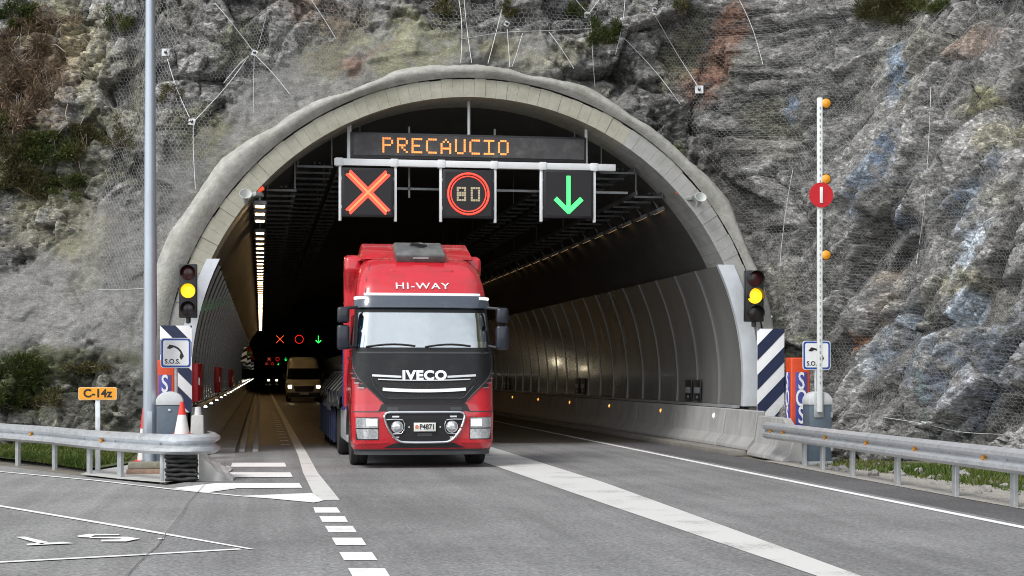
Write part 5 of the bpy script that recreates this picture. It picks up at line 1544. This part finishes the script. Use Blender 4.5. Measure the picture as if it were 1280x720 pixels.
# flatbed: headboard, deck, side boards, load under a tarpaulin
MB().box(-1.27, 1.27, 2.72, 2.80, .95, 2.30).build('headboard', mat('headboard_blue', (.035, .03, .18), .5, var=.15), truck, bevel=.02)
MB().box(-1.27, 1.27, 2.85, 14.2, 1.06, 1.22).build('deck', M_tblue, truck, bevel=.01)
for s_ in (-1, 1):
    for k in range(9):
        y0 = 5.75 + k * .93
        MB().box(*sorted((s_ * 1.25, s_ * 1.285)), y0, y0 + .88, .22, 1.04).build('side_board', M_tblue, truck, bevel=.012)
        MB().box(*sorted((s_ * 1.287, s_ * 1.315)), y0 + .02, y0 + .08, .22, 1.04).build('stake', mat('stake_blue', (.012, .022, .06), .5, var=.2), truck)
    for y in (9.6, 10.9, 12.2): wheel(truck, s_ * 1.02, y, .5, .42, n=20)
nx, ny = 40, 90
GX, GY2 = np.meshgrid(np.linspace(-1, 1, nx), np.linspace(0, 1, ny))
yy = 3.0 + GY2 * 10.5
fold = fbm(GX * 3, yy * 1.1, 300, 5, .6); fold2 = fbm(GX * 7, yy * 3.2, 301, 4, .6)
ex = np.abs(GX)
xx = GX * (1.36 + .30 * fbm(yy * .8, GX * 0 + (GX > 0), 302, 3)) 
zz = 1.50 + .34 * fold + .16 * fold2 - .42 * sstep(.78, 1.0, ex) - .1 * sstep(.9, 1, ex)
ends = sstep(0, .03, GY2) * sstep(1, .97, GY2)
zz = 1.23 + (zz - 1.23) * np.where(ends < .02, .1, 1)
ix = np.arange(nx * ny).reshape(ny, nx)
put('tarpaulin', np_mesh('tarpaulin', np.stack([xx, yy, zz], -1).reshape(-1, 3), np.stack([ix[:-1, :-1], ix[:-1, 1:], ix[1:, 1:], ix[1:, :-1]], -1).reshape(-1, 4), smooth=True),
    mat('tarpaulin_grey', (.024, .025, .026), .85, 0, var=.9, scale=9, spec=.08, bump=.9, bscale=16), truck)
for k in range(7):
    y = 3.6 + k * 1.4
    b = MB(); b.tube([(-1.30 - .06 * math.sin(k), y, 1.05), (-1.34, y + .05, 1.3), (-1.0, y + .1, 1.68), (-.3, y + .1, 1.78)], .014, 5); b.build('strap', mat('strap_grey', (.10, .10, .095), .8, var=.2), truck)
MB().box(-1.0, 1.0, 3.3, 13.0, 1.22, 1.3).build('load', M_black, truck)

# ------------------------------------------------------------------ the van inside
vc = (on_z(359, 503)[0] + on_z(401, 503)[0]) / 2
van = thing('delivery_van', 'white high roof van with headlights on following inside the tunnel', 'van', (vc, 91.2, 0))
M_van = mat('van_white', (.78, .75, .62), .35, 0, var=.06, coat=.4)  # yellow tint of the tunnel light is put into the white paint
VT = Shell([(.28, .92, .06, 4.9), (.45, .97, .0, 5.2), (.8, .99, .02, 5.3), (1.02, .99, .12, 5.3), (1.16, .985, .38, 5.3), (1.30, .97, .82, 5.3), (2.0, .90, 1.36, 5.3), (2.15, .89, 1.48, 5.3), (2.45, .84, 1.72, 5.3), (2.60, .76, 2.05, 5.3), (2.66, .62, 2.5, 5.3)], .24, .10)
VT.shell(sorted(set(lrow(.28, 2.66, 36)))).build('body', M_van, van, smooth=40)
VT.sym(lrow(1.33, 1.98, 6), lin_i([(1.33, 1.0), (1.98, .92)]), off=.01, nu=16, depth=.015).build('windscreen', mat('van_glass', (.012, .013, .015), .08, var=.1, coat=.6), van)
VT.sym(lrow(.62, .95, 5), lin_i([(.62, .50), (.95, .62)]), off=.012, nu=12).build('grille', M_black, van)
VT.sym(lrow(.30, .58, 4), lambda z: 1.05, off=.012, nu=16).build('bumper', M_tgrey, van)
MB().box(-.26, .26, -.05, -.02, .46, .57).build('number_plate', M_white, van)
M_head = mat('headlight_lit', (1, .95, .8), .3, var=.02, emit=(1, .86, .58), estr=9)
for s_ in (-1, 1):
    ua, ub = sorted((s_ * .66, s_ * 1.06))
    h_ = VT.patch(lrow(.80, 1.02, 4), lambda z: ua, lambda z: ub, off=.012, nu=6).build('headlight', M_lens, van)
    ua, ub = sorted((s_ * .72, s_ * .92))
    VT.patch(lrow(.83, .98, 3), lambda z: ua, lambda z: ub, off=.02, nu=4, depth=.01).build('bulb', M_head, h_)
    MB().box(*sorted((s_ * 1.02, s_ * 1.22)), .95, 1.08, 1.38, 1.72).build('mirror', M_black, van, bevel=.03)
    MB().tube([(s_ * .96, 1.02, 1.45), (s_ * 1.06, 1.02, 1.45)], .03, 6).build('mirror_arm', M_black, van)
    wheel(van, s_ * .86, .95, .35, .22, n=18); wheel(van, s_ * .86, 4.4, .35, .22, n=18)
# a far car, only its lamps show
car = thing('far_car', 'far car with bright headlights deep inside the tunnel behind the van', 'car', (1.95, 262, 0))
CT = Shell([(.22, .82, .06, 3.9), (.4, .88, .0, 4.1), (.7, .89, .05, 4.1), (.85, .88, .5, 4.1), (.95, .86, 1.0, 4.0), (1.35, .68, 1.7, 3.5), (1.45, .6, 2.0, 3.2)], .22, .1)
CT.shell(lrow(.22, 1.45, 14)).build('body', M_tgrey, car)
CT.sym(lrow(.97, 1.33, 3), lin_i([(.97, .75), (1.33, .6)]), off=.012, nu=8).build('windscreen', MATS['van_glass'], car)
for s_ in (-1, 1):
    ua, ub = sorted((s_ * .5, s_ * .85))
    CT.patch(lrow(.55, .75, 3), lambda z: ua, lambda z: ub, off=.012, nu=4).build('headlight', M_head, car)
    wheel(car, s_ * .75, .8, .31, .2, n=14); wheel(car, s_ * .75, 3.3, .31, .2, n=14)
# ================================================================== NETS, CABLES, PLANTS
def poly_mask(px, py, poly):
    ins = np.zeros(px.shape, bool)
    n = len(poly)
    for i in range(n):
        x0, y0 = poly[i]; x1, y1 = poly[(i + 1) % n]
        c = ((y0 > py) != (y1 > py)) & (px < (x1 - x0) * (py - y0) / (y1 - y0 + 1e-9) + x0)
        ins ^= c
    return ins
def bil(A, i, j):
    i = np.clip(i, 0, A.shape[0] - 1.001); j = np.clip(j, 0, A.shape[1] - 1.001)
    a, b_ = i.astype(int), j.astype(int); fx, fy = i - a, j - b_
    return (A[a, b_] * (1 - fx) + A[a + 1, b_] * fx) * (1 - fy) + (A[a, b_ + 1] * (1 - fx) + A[a + 1, b_ + 1] * fx) * fy
SLACK = .05 * (vnoise(U * 1.3, V * 1.1, 400)) + .02 * vnoise(U * 5, V * 5, 401)
def tubes_np(P0, P1, r, k=3):
    d = P1 - P0; ln = np.linalg.norm(d, axis=1, keepdims=True); d = d / np.maximum(ln, 1e-9)
    ref = np.where(np.abs(d[:, 2:3]) < .9, np.array([[0, 0, 1.0]]), np.array([[1.0, 0, 0]]))
    a = np.cross(d, ref); a /= np.linalg.norm(a, axis=1, keepdims=True); b_ = np.cross(a, d)
    vs = []
    for q in range(k):
        an = 2 * math.pi * q / k; o_ = (a * math.cos(an) + b_ * math.sin(an)) * r
        vs += [P0 + o_, P1 + o_]
    Vv = np.stack(vs, 1)                          # n, 2k, 3
    n = len(P0); base = (np.arange(n) * 2 * k)[:, None]
    F_ = []
    for q in range(k):
        q2 = (q + 1) % k; F_.append(np.concatenate([base + 2 * q, base + 2 * q2, base + 2 * q2 + 1, base + 2 * q + 1], 1))
    return Vv.reshape(-1, 3), np.concatenate(F_)
M_wire = mat('net_wire', (.27, .275, .275), .5, .35, var=.2, scale=3, dirt=(.2, .19, .17), dirt_amt=.5)
def net(label, poly, w=.088, e=.05, r=.0035, seed=0):
    s0, s1 = sA, sB
    js = int((10.2) / (1.5 * e)); is_ = int((s1 - s0) / w) + js
    I, J = np.meshgrid(np.arange(-js, is_), np.arange(0, js), indexing='ij')
    A = np.stack([s0 + I * w + J * w / 2, J * 1.5 * e], -1).reshape(-1, 2)
    nb = [np.array([0, e]), np.array([w / 2, 1.5 * e]), np.array([-w / 2, 1.5 * e])]
    B = A + nb[0]
    wob = lambda P: P + np.stack([.016 * (vnoise(P[:, 0] * 9, P[:, 1] * 9, 410 + seed) - .5) + .10 * (vnoise(P[:, 0] * 1.1, P[:, 1] * 1.1, 411) - .5), .016 * (vnoise(P[:, 0] * 9, P[:, 1] * 9, 412 + seed) - .5) + .10 * (vnoise(P[:, 0] * 1.1, P[:, 1] * 1.1, 413) - .5)], 1)
    def at(P):
        P = wob(P)
        i = np.interp(P[:, 0], s_ax, np.arange(len(s_ax))); j = np.interp(P[:, 1], z_ax, np.arange(len(z_ax)))
        sl = bil(SLACK, i, j)
        return np.stack([bil(KX, i, j) + bil(nX, i, j) * sl, bil(KY, i, j) + bil(nY, i, j) * sl, bil(KZ, i, j)], 1)
    ok = (A[:, 0] > s0) & (A[:, 0] < s1)
    A, B = A[ok], B[ok]
    pa = at(A); qx, qy = to_px(pa[:, 0], pa[:, 1], pa[:, 2])
    m = poly_mask(qx, qy, poly)
    A, B, pa = A[m], B[m], pa[m]
    pb = at(B); pc = at(A + nb[1]); pd = at(A + nb[2])
    P0 = np.concatenate([pa, pb, pb]); P1 = np.concatenate([pb, pc, pd])
    Vv, Ff = tubes_np(P0, P1, r)
    o = put('rockfall_net', np_mesh('rockfall_net', Vv, Ff), M_wire)
    return tag(o, label, 'netting')
net('steel mesh draped over the whole right cliff face', [(815, -60), (1330, -60), (1330, 545), (1040, 520), (985, 400), (962, 330), (900, 225), (868, 170), (835, 110)], w=.072, e=.042, r=.003)
net('steel mesh hanging above the crown of the portal', [(528, -40), (770, -40), (772, 38), (640, 42), (575, 50), (538, 40)], w=.11, e=.062, r=.0055, seed=3)
net('steel mesh at the top left between two tan rock bulges', [(395, -40), (470, -40), (462, 45), (425, 42), (395, 30)], w=.10, e=.058, r=.005, seed=5)
net('steel mesh below the anchor plate left of the arch', [(270, 40), (330, 20), (440, 40), (420, 70), (390, 100), (330, 112), (262, 100)], w=.075, e=.043, seed=7)
net('dense steel mesh beside the lamp post on the left slope', [(128, -40), (200, -40), (232, 20), (210, 100), (238, 150), (222, 215), (196, 280), (185, 360), (126, 362), (130, 230), (146, 120)], w=.085, e=.05, r=.005, seed=9)
net('steel mesh on the slope right of the lamp post below the small plate', [(198, 120), (262, 130), (268, 178), (240, 230), (200, 300), (196, 200)], w=.085, e=.05, r=.0045, seed=11)

# anchor plates and cables
def anchor(px, py, label, sz=.16, tilt=0):
    p, n = surf(px, py, .03)
    o = thing('anchor_plate', label, 'anchor', p, math.atan2(n.y, n.x) + math.pi / 2, 'rock anchors')
    b = MB().prism(rrect(sz / 2, sz / 2, .015), -.012, .012); b.move(Matrix.Rotation(R_(-12), 4, 'X') @ Matrix.Rotation(R_(tilt), 4, 'Y')); b.build('plate', M_cap, o, bevel=.003, seg=1)
    MB().tube([(0, .25, -.03), (0, -.09, .02)], .018, 8).build('bolt', M_galv_dull, o)
    MB().lathe([(.02, 0), (.036, 0), (.036, -.03), (.02, -.03)], 6, (0, -.02, .005), 'y').build('nut', M_black, o)
    return o
anchor(207, 65, 'pale square anchor plate right of the lamp post near the top', .17)
anchor(241, 152, 'anchor plate where two cables meet left of the arch', .15, 8)
anchor(318, 67, 'anchor plate at the knot of many cables above the left haunch', .13, 20)
anchor(633, 30, 'anchor plate in the mesh above the crown of the portal', .12, 30)
anchor(733, 20, 'anchor plate at the upper right end of the crown mesh', .15, 5)
anchor(875, 111, 'pale square anchor plate on the rusty patch right of the crown', .19)
anchor(817, 12, 'small anchor plate at the top edge above the right haunch', .09, 10)
def cable(pxs, label, r=.009, out=.10):
    pts = []
    for i in range(len(pxs) - 1):
        (x0, y0), (x1, y1) = pxs[i], pxs[i + 1]
        n = max(3, int(math.hypot(x1 - x0, y1 - y0) / 12))
        for k in range(n + (i == len(pxs) - 2)):
            f = k / n; pts.append(surf(x0 + (x1 - x0) * f, y0 + (y1 - y0) * f, out)[0])
    # pull the rope taut: running average, never inside the rock skin
    P = [Vector(p) for p in pts]
    for _ in range(3):
        P = [P[0]] + [P[k].lerp((P[k - 1] + P[k + 1]) / 2, .6) for k in range(1, len(P) - 1)] + [P[-1]]
    b = MB(); b.tube([tuple(p) for p in P], r, 6)
    return tag(b.build('steel_cable', M_cap, None), label, 'cable')
for pxs, lb_ in (([(209, 73), (220, 110), (238, 148)], 'cable from the pale square plate down to the double cable plate'),
                 ([(246, 150), (285, 110), (312, 72)], 'slanting cable between the two plates left of the arch'),
                 ([(242, 158), (243, 200), (245, 236)], 'vertical cable hanging from the double cable plate'),
                 ([(270, 4), (300, 42), (318, 66)], 'cable running up left from the many cable knot'),
                 ([(318, 68), (340, 90), (362, 118)], 'cable running down right from the many cable knot'),
                 ([(319, 70), (317, 100), (316, 142)], 'thin cable hanging straight down from the knot'),
                 ([(322, 62), (332, 24)], 'thin cable going up from the many cable knot'),
                 ([(280, 104), (300, 80), (312, 70)], 'short cable below the knot on its left'),
                 ([(388, 0), (405, 25), (420, 48)], 'cable across the mesh at the top left'),
                 ([(574, 0), (577, 40), (576, 80)], 'left one of two vertical cables above the crown'),
                 ([(579, 0), (583, 40), (588, 80)], 'right one of two vertical cables above the crown'),
                 ([(575, 50), (640, 40), (700, 39), (738, 37)], 'horizontal hem cable of the mesh above the crown'),
                 ([(628, 8), (620, 40), (610, 80)], 'slanting cable left of the crown anchor plate'),
                 ([(634, 38), (636, 84)], 'short vertical cable below the crown anchor plate'),
                 ([(652, 42), (645, 66), (638, 86)], 'slanting cable right of the crown anchor plate'),
                 ([(686, 40), (700, 60), (716, 86)], 'cable slanting down right from the crown mesh'),
                 ([(738, 28), (740, 70), (742, 108)], 'cable hanging from the upper right crown plate'),
                 ([(733, 18), (720, 2)], 'cable running up left from the upper right crown plate'), ([(736, 18), (752, -4)], 'cable running up right from the upper right crown plate'),
                 ([(780, 50), (812, 82), (850, 130)], 'cable along the left edge of the right mesh'),
                 ([(925, 0), (942, 40), (958, 82)], 'bright cable at the top right of the rusty patch'),
                 ([(820, 20), (840, 60), (872, 108)], 'cable from the top edge down to the rusty patch plate'),
                 ([(780, -5), (778, 30), (768, 70)], 'cable at the far side of the dark shrub'),
                 ([(1168, 110), (1166, 170), (1160, 260), (1150, 330)], 'long vertical seam cable in the right mesh'),
                 ([(995, 210), (985, 270), (978, 340)], 'seam cable left of the barrier arm'),
                 ([(1045, 512), (1100, 520), (1150, 528), (1200, 540), (1300, 545)], 'hem cable along the foot of the right mesh'),
                 ([(126, 362), (160, 363), (188, 360)], 'hem cable of the mesh beside the lamp post')):
    cable(pxs, lb_, r=.005 if 'seam' in lb_ or 'hem' in lb_ or 'thin' in lb_ else .008)

# ---- plants
def leaves_np(centers, n_each, rad, L0, W0, seed, droop=0.0, up=.3):
    g_ = np.random.default_rng(seed)
    Vs, Fs, Ts = [], [], []; off = 0
    for (c, rr) in centers:
        n = n_each
        d = g_.normal(size=(n, 3)); d /= np.linalg.norm(d, axis=1, keepdims=True)
        p = np.array(c) + d * (g_.random((n, 1)) ** .5) * np.array(rr)
        ax_ = d * .6 + g_.normal(size=(n, 3)) * .6 + np.array([0, -.3, up - droop]); ax_ /= np.linalg.norm(ax_, axis=1, keepdims=True)
        sd = np.cross(ax_, g_.normal(size=(n, 3))); sd /= np.linalg.norm(sd, axis=1, keepdims=True) + 1e-9
        l = L0 * (.5 + g_.random((n, 1))); w = W0 * (.5 + g_.random((n, 1)))
        q = np.stack([p, p + ax_ * l * .5 + sd * w, p + ax_ * l, p + ax_ * l * .5 - sd * w], 1)
        Vs.append(q.reshape(-1, 3)); Fs.append(np.arange(n * 4).reshape(n, 4) + off); off += n * 4
        tt = np.clip(g_.random() * .5 + g_.random(n) * .5, 0, 1); Ts.append(np.repeat(tt, 4))
    return np.concatenate(Vs), np.concatenate(Fs), np.concatenate(Ts)
M_leaf = tint_mat('leaf_green', [(.018, .03, .008), (.04, .062, .014), (.075, .09, .022), (.12, .115, .035)], .6, trans=.25)
M_leaf_d = tint_mat('leaf_dry', [(.05, .034, .02), (.11, .076, .045), (.20, .14, .09), (.30, .23, .16)], .75, trans=.15)
M_leaf_o = tint_mat('leaf_olive', [(.03, .032, .012), (.06, .06, .02), (.10, .095, .035), (.16, .14, .06)], .65, trans=.2)
M_twig = mat('twig', (.20, .15, .11), .85, var=.4, scale=9)
M_twig_p = mat('twig_pale', (.36, .32, .27), .85, var=.3, scale=9)
def shrub(px, py, rx, ry, label, kind='green', clumps=10, n=120, seed=0, leaf=(.09, .018), twigs=7, name='shrub'):
    """rx, ry: half size in photo pixels"""
    p, nn = surf(px, py + ry * .3, -.05)
    m_px = FPX / (SA * p.x + CA * p.y)
    a, b_ = rx / m_px, ry / m_px
    g_ = np.random.default_rng(seed + 50)
    o = thing(name, label, 'plant', p)
    cs = []
    for k in range(clumps):
        an = g_.random() * 6.283; q = math.sqrt(g_.random())
        x, z = a * .8 * q * math.cos(an), b_ * .8 * q * math.sin(an) + b_ * .3
        sp_, _ = surf(px + x * m_px, py + ry * .3 - z * m_px, .05)
        c = np.array(sp_ - p)
        rr = (a * g_.uniform(.2, .38), .10 + .1 * g_.random(), b_ * g_.uniform(.2, .38))
        cs.append((c, rr))
    V_, F_, T_ = leaves_np(cs, n, None, leaf[0], leaf[1], seed + 90)
    put('leaves', np_mesh('leaves', V_, F_, T_), {'green': M_leaf, 'dry': M_leaf_d, 'olive': M_leaf_o}[kind], o)
    tw = MB()
    for k in range(twigs):
        c = Vector(cs[k % len(cs)][0]); s0 = Vector((g_.uniform(-.1, .1), .05, -b_ * .2))
        mid = (s0 + c) / 2 + Vector((g_.uniform(-.1, .1), -.05, g_.uniform(-.05, .12)))
        tw.tube([tuple(s0), tuple(mid), tuple(c + Vector((g_.uniform(-.1, .1), -.05, g_.uniform(0, .15))))], [.012, .008, .003], 5)
    tw.build('stems', M_twig_p if kind == 'dry' else M_twig, o)
    return o
shrub(18, 14, 34, 26, 'dark green bush in the top left corner of the slope', 'green', 12, 240, 1, (.07, .016))
shrub(30, 60, 42, 34, 'tangle of dry brown stalks below the top left corner', 'dry', 14, 160, 2, (.16, .008), 14)
shrub(20, 120, 36, 42, 'rusty dry bracken patch at the left edge of the slope', 'dry', 16, 190, 3, (.16, .012), 14)
shrub(60, 105, 30, 32, 'brown hanging stalks beside the ochre stones', 'dry', 10, 130, 4, (.18, .008), 12)
shrub(14, 170, 30, 30, 'olive undergrowth with dry stems at the left edge', 'olive', 12, 180, 5, (.13, .010), 8)
shrub(66, 186, 42, 26, 'deep green fern clump in the middle of the left slope', 'green', 16, 240, 6, (.09, .016), 8)
shrub(105, 178, 26, 28, 'grey green bushlet right of the fern clump', 'olive', 10, 200, 7, (.07, .012), 6)
shrub(28, 225, 46, 24, 'low olive growth below the ferns on the left slope', 'olive', 14, 200, 8, (.12, .010), 8)
shrub(90, 232, 36, 20, 'small leaved creeper below the grey green bushlet', 'green', 12, 180, 9, (.06, .012), 6)
shrub(150, 170, 22, 30, 'sparse green weeds left of the lamp post', 'olive', 9, 130, 10, (.06, .010), 6)
shrub(70, 22, 30, 20, 'grey dry bush beside the dark corner bush', 'dry', 9, 150, 11, (.08, .008), 10)
shrub(150, 20, 24, 24, 'dark mossy weeds at the top left of the lamp post', 'green', 8, 150, 12, (.06, .012), 5)
shrub(215, 120, 16, 18, 'small dark weed patch right of the lamp post', 'olive', 6, 120, 13, (.05, .010), 4)
shrub(755, 42, 22, 28, 'dark hanging shrub beside the upper right crown plate', 'green', 12, 230, 14, (.07, .010), 6)
shrub(722, 12, 14, 14, 'small shrub above the crown mesh', 'green', 6, 140, 15, (.06, .010), 4)
shrub(632, 12, 18, 12, 'tuft of weeds above the crown anchor plate', 'olive', 6, 130, 16, (.08, .008), 4)
shrub(560, 10, 22, 16, 'dark weeds in the mesh left of the crown', 'olive', 8, 130, 17, (.07, .009), 4)
shrub(1115, 12, 46, 22, 'wide tuft of dry green grass on the ledge at the top right', 'olive', 16, 260, 18, (.2, .007), 6)
shrub(1165, 4, 26, 16, 'smaller green tuft at the right end of the top ledge', 'green', 8, 200, 19, (.15, .008), 4)
shrub(850, 8, 16, 16, 'green tuft at the top edge above the right haunch', 'olive', 6, 140, 20, (.08, .008), 4)
shrub(25, 465, 44, 26, 'mossy green ferns at the foot of the left cliff', 'green', 15, 230, 21, (.12, .010), 6)
shrub(14, 500, 24, 22, 'low fern leaves behind the left guardrail', 'green', 9, 180, 22, (.12, .010), 6)
shrub(100, 462, 40, 12, 'dark moss fringe under the pale shotcrete', 'olive', 10, 160, 23, (.05, .010), 3)
shrub(62, 500, 22, 18, 'olive weeds on the dark rocks left of the route sign', 'olive', 7, 130, 24, (.09, .009), 4)
shrub(948, 440, 12, 40, 'thin moss and weeds on the rock beside the right traffic light', 'olive', 8, 90, 25, (.05, .010), 3)
shrub(842, 205, 16, 28, 'dark leafy pocket beside the right haunch of the ring', 'green', 8, 120, 26, (.06, .011), 4)
# trailing dry stalks on the left slope
for k in range(26):
    x = random.uniform(-10, 110); y = random.uniform(20, 240)
    pts = []
    dx, dy = random.uniform(-1, 1), random.uniform(.2, 1)
    p, n = surf(x, y, .02); 
    for q in range(6):
        s_, _ = surf(x + dx * q * 7 + random.uniform(-5, 5), y + dy * q * 7 + random.uniform(-4, 4), .06 + .05 * math.sin(q))
        pts.append(tuple(s_ - p))
    o = MB().tube(pts, [.011, .010, .009, .007, .005, .003], 5).build('dry_stalk', M_twig_p if k % 2 else M_twig, None, loc=p)
    tag(o, 'thin dry bramble stalk trailing over the overgrown left slope', 'plant', 'bramble stalks on the left slope')

# ---- grass
def grass(name, poly, n, h, label, seed, stops=None, zf=0.0):
    g_ = np.random.default_rng(seed)
    P = np.array(poly); lo, hi = P.min(0), P.max(0)
    q = lo + g_.random((n * 3, 2)) * (hi - lo)
    q = q[poly_mask(q[:, 0], q[:, 1], poly)]
    q = q[(vnoise(q[:, 0] * 2.2, q[:, 1] * 2.2, seed) + .35 * g_.random(len(q))) > .42][:n]
    n = len(q)
    hh_ = h * (.35 + .9 * g_.random(n)) * (.5 + vnoise(q[:, 0] * 1.5, q[:, 1] * 1.5, seed + 3))
    an = g_.random(n) * 6.283; ln_ = hh_ * (.2 + .5 * g_.random(n))
    a2 = g_.random(n) * 6.283; w = .006 + .006 * g_.random(n)
    b0 = np.stack([q[:, 0] - np.cos(a2) * w, q[:, 1] - np.sin(a2) * w, np.full(n, zf - .02)], 1)
    b1 = np.stack([q[:, 0] + np.cos(a2) * w, q[:, 1] + np.sin(a2) * w, np.full(n, zf - .02)], 1)
    m0 = b0 + np.stack([np.cos(an) * ln_ * .3, np.sin(an) * ln_ * .3, hh_ * .6], 1); m1 = b1 + np.stack([np.cos(an) * ln_ * .3, np.sin(an) * ln_ * .3, hh_ * .6], 1)
    tp = (b0 + b1) / 2 + np.stack([np.cos(an) * ln_, np.sin(an) * ln_, hh_], 1)
    Vv = np.stack([b0, b1, m1, m0, tp], 1).reshape(-1, 3)
    base = np.arange(n)[:, None] * 5
    F_ = np.concatenate([base + [0, 1, 2], base + [0, 2, 3], base + [3, 2, 4]])
    tt = np.repeat(np.clip(vnoise(q[:, 0] * 1.2, q[:, 1] * 1.2, seed + 9) * .7 + .3 * g_.random(n), 0, 1), 5)
    o = put(name, np_mesh(name, Vv, F_, tt), stops)
    return tag(o, label, 'grass', kind='stuff')
M_grass = tint_mat('grass_blades', [(.045, .085, .012), (.07, .12, .018), (.11, .145, .03), (.17, .16, .06)], .6, trans=.3)
grass('grass', [(-9, 34.5), (-5.2, 31.4), (-4.3, 29.9), (-3.5, 28.4), (-2.95, 27.2), (-2.4, 29.2), (-2.5, 33.6), (-5, 34.4), (-8, 35)], 26000, .13, 'short green grass behind the left guardrail', 1, M_grass, .05)
grass('grass', [(9.7, 26.5), (10.05, 25), (10.25, 21), (10.5, 12), (12.5, 16), (13, 24), (11.6, 28), (10.3, 28)], 9000, .10, 'thin dry green grass behind the right guardrail', 2, M_grass, .0)
tag(sheet('grass_verge', [(-12, 40), (-5.3, 31.5), (-4.4, 30.0), (-3.5, 28.5), (-2.7, 27.2), (-2.2, 29.2), (-2.2, 34.6), (-5, 35.4), (-12, 42)], .045, mat('verge_turf', (.07, .09, .03), .95, var=.5, scale=4, bump=.8, bscale=20, dirt=(.14, .12, .08), dirt_amt=.6)), kind='structure')
# loose stones at the foot of the right cliff and on the gravel
st_m = []
for k in range(6):
    g_ = np.random.default_rng(900 + k); bm = bmesh.new(); bmesh.ops.create_icosphere(bm, subdivisions=2, radius=1)
    for v in bm.verts:
        v.co *= 1 + .5 * (g_.random() - .5) * .7; v.co.z *= .65
    for q in range(4):
        nrm_ = Vector(g_.normal(size=3)).normalized()
        for v in bm.verts:
            d_ = v.co.dot(nrm_) - .62
            if d_ > 0: v.co -= nrm_ * d_
    me = bpy.data.meshes.new('stone'); bm.to_mesh(me); bm.free(); st_m.append(me)
M_st = mat('loose_stone', (.26, .255, .24), .85, var=.35, scale=2.5, bump=.5, bscale=14)
for k in range(120):
    y = random.uniform(15, 28.2); x = 9.62 + random.uniform(0, 1.5) ** 1.3 + max(0, (26 - y) * .06) * random.random()
    s_ = random.choice((.025, .03, .04, .05, .07, .1)) * random.uniform(.7, 1.2)
    o = put('stone', st_m[k % 6], M_st, None, loc=(x, y, s_ * .25), rot=(random.uniform(-.3, .3), random.uniform(-.3, .3), random.uniform(0, 6)))
    o.scale = (s_, s_, s_); tag(o, 'small loose grey stone on the gravel behind the right guardrail', 'stone', 'loose stones behind the right guardrail')
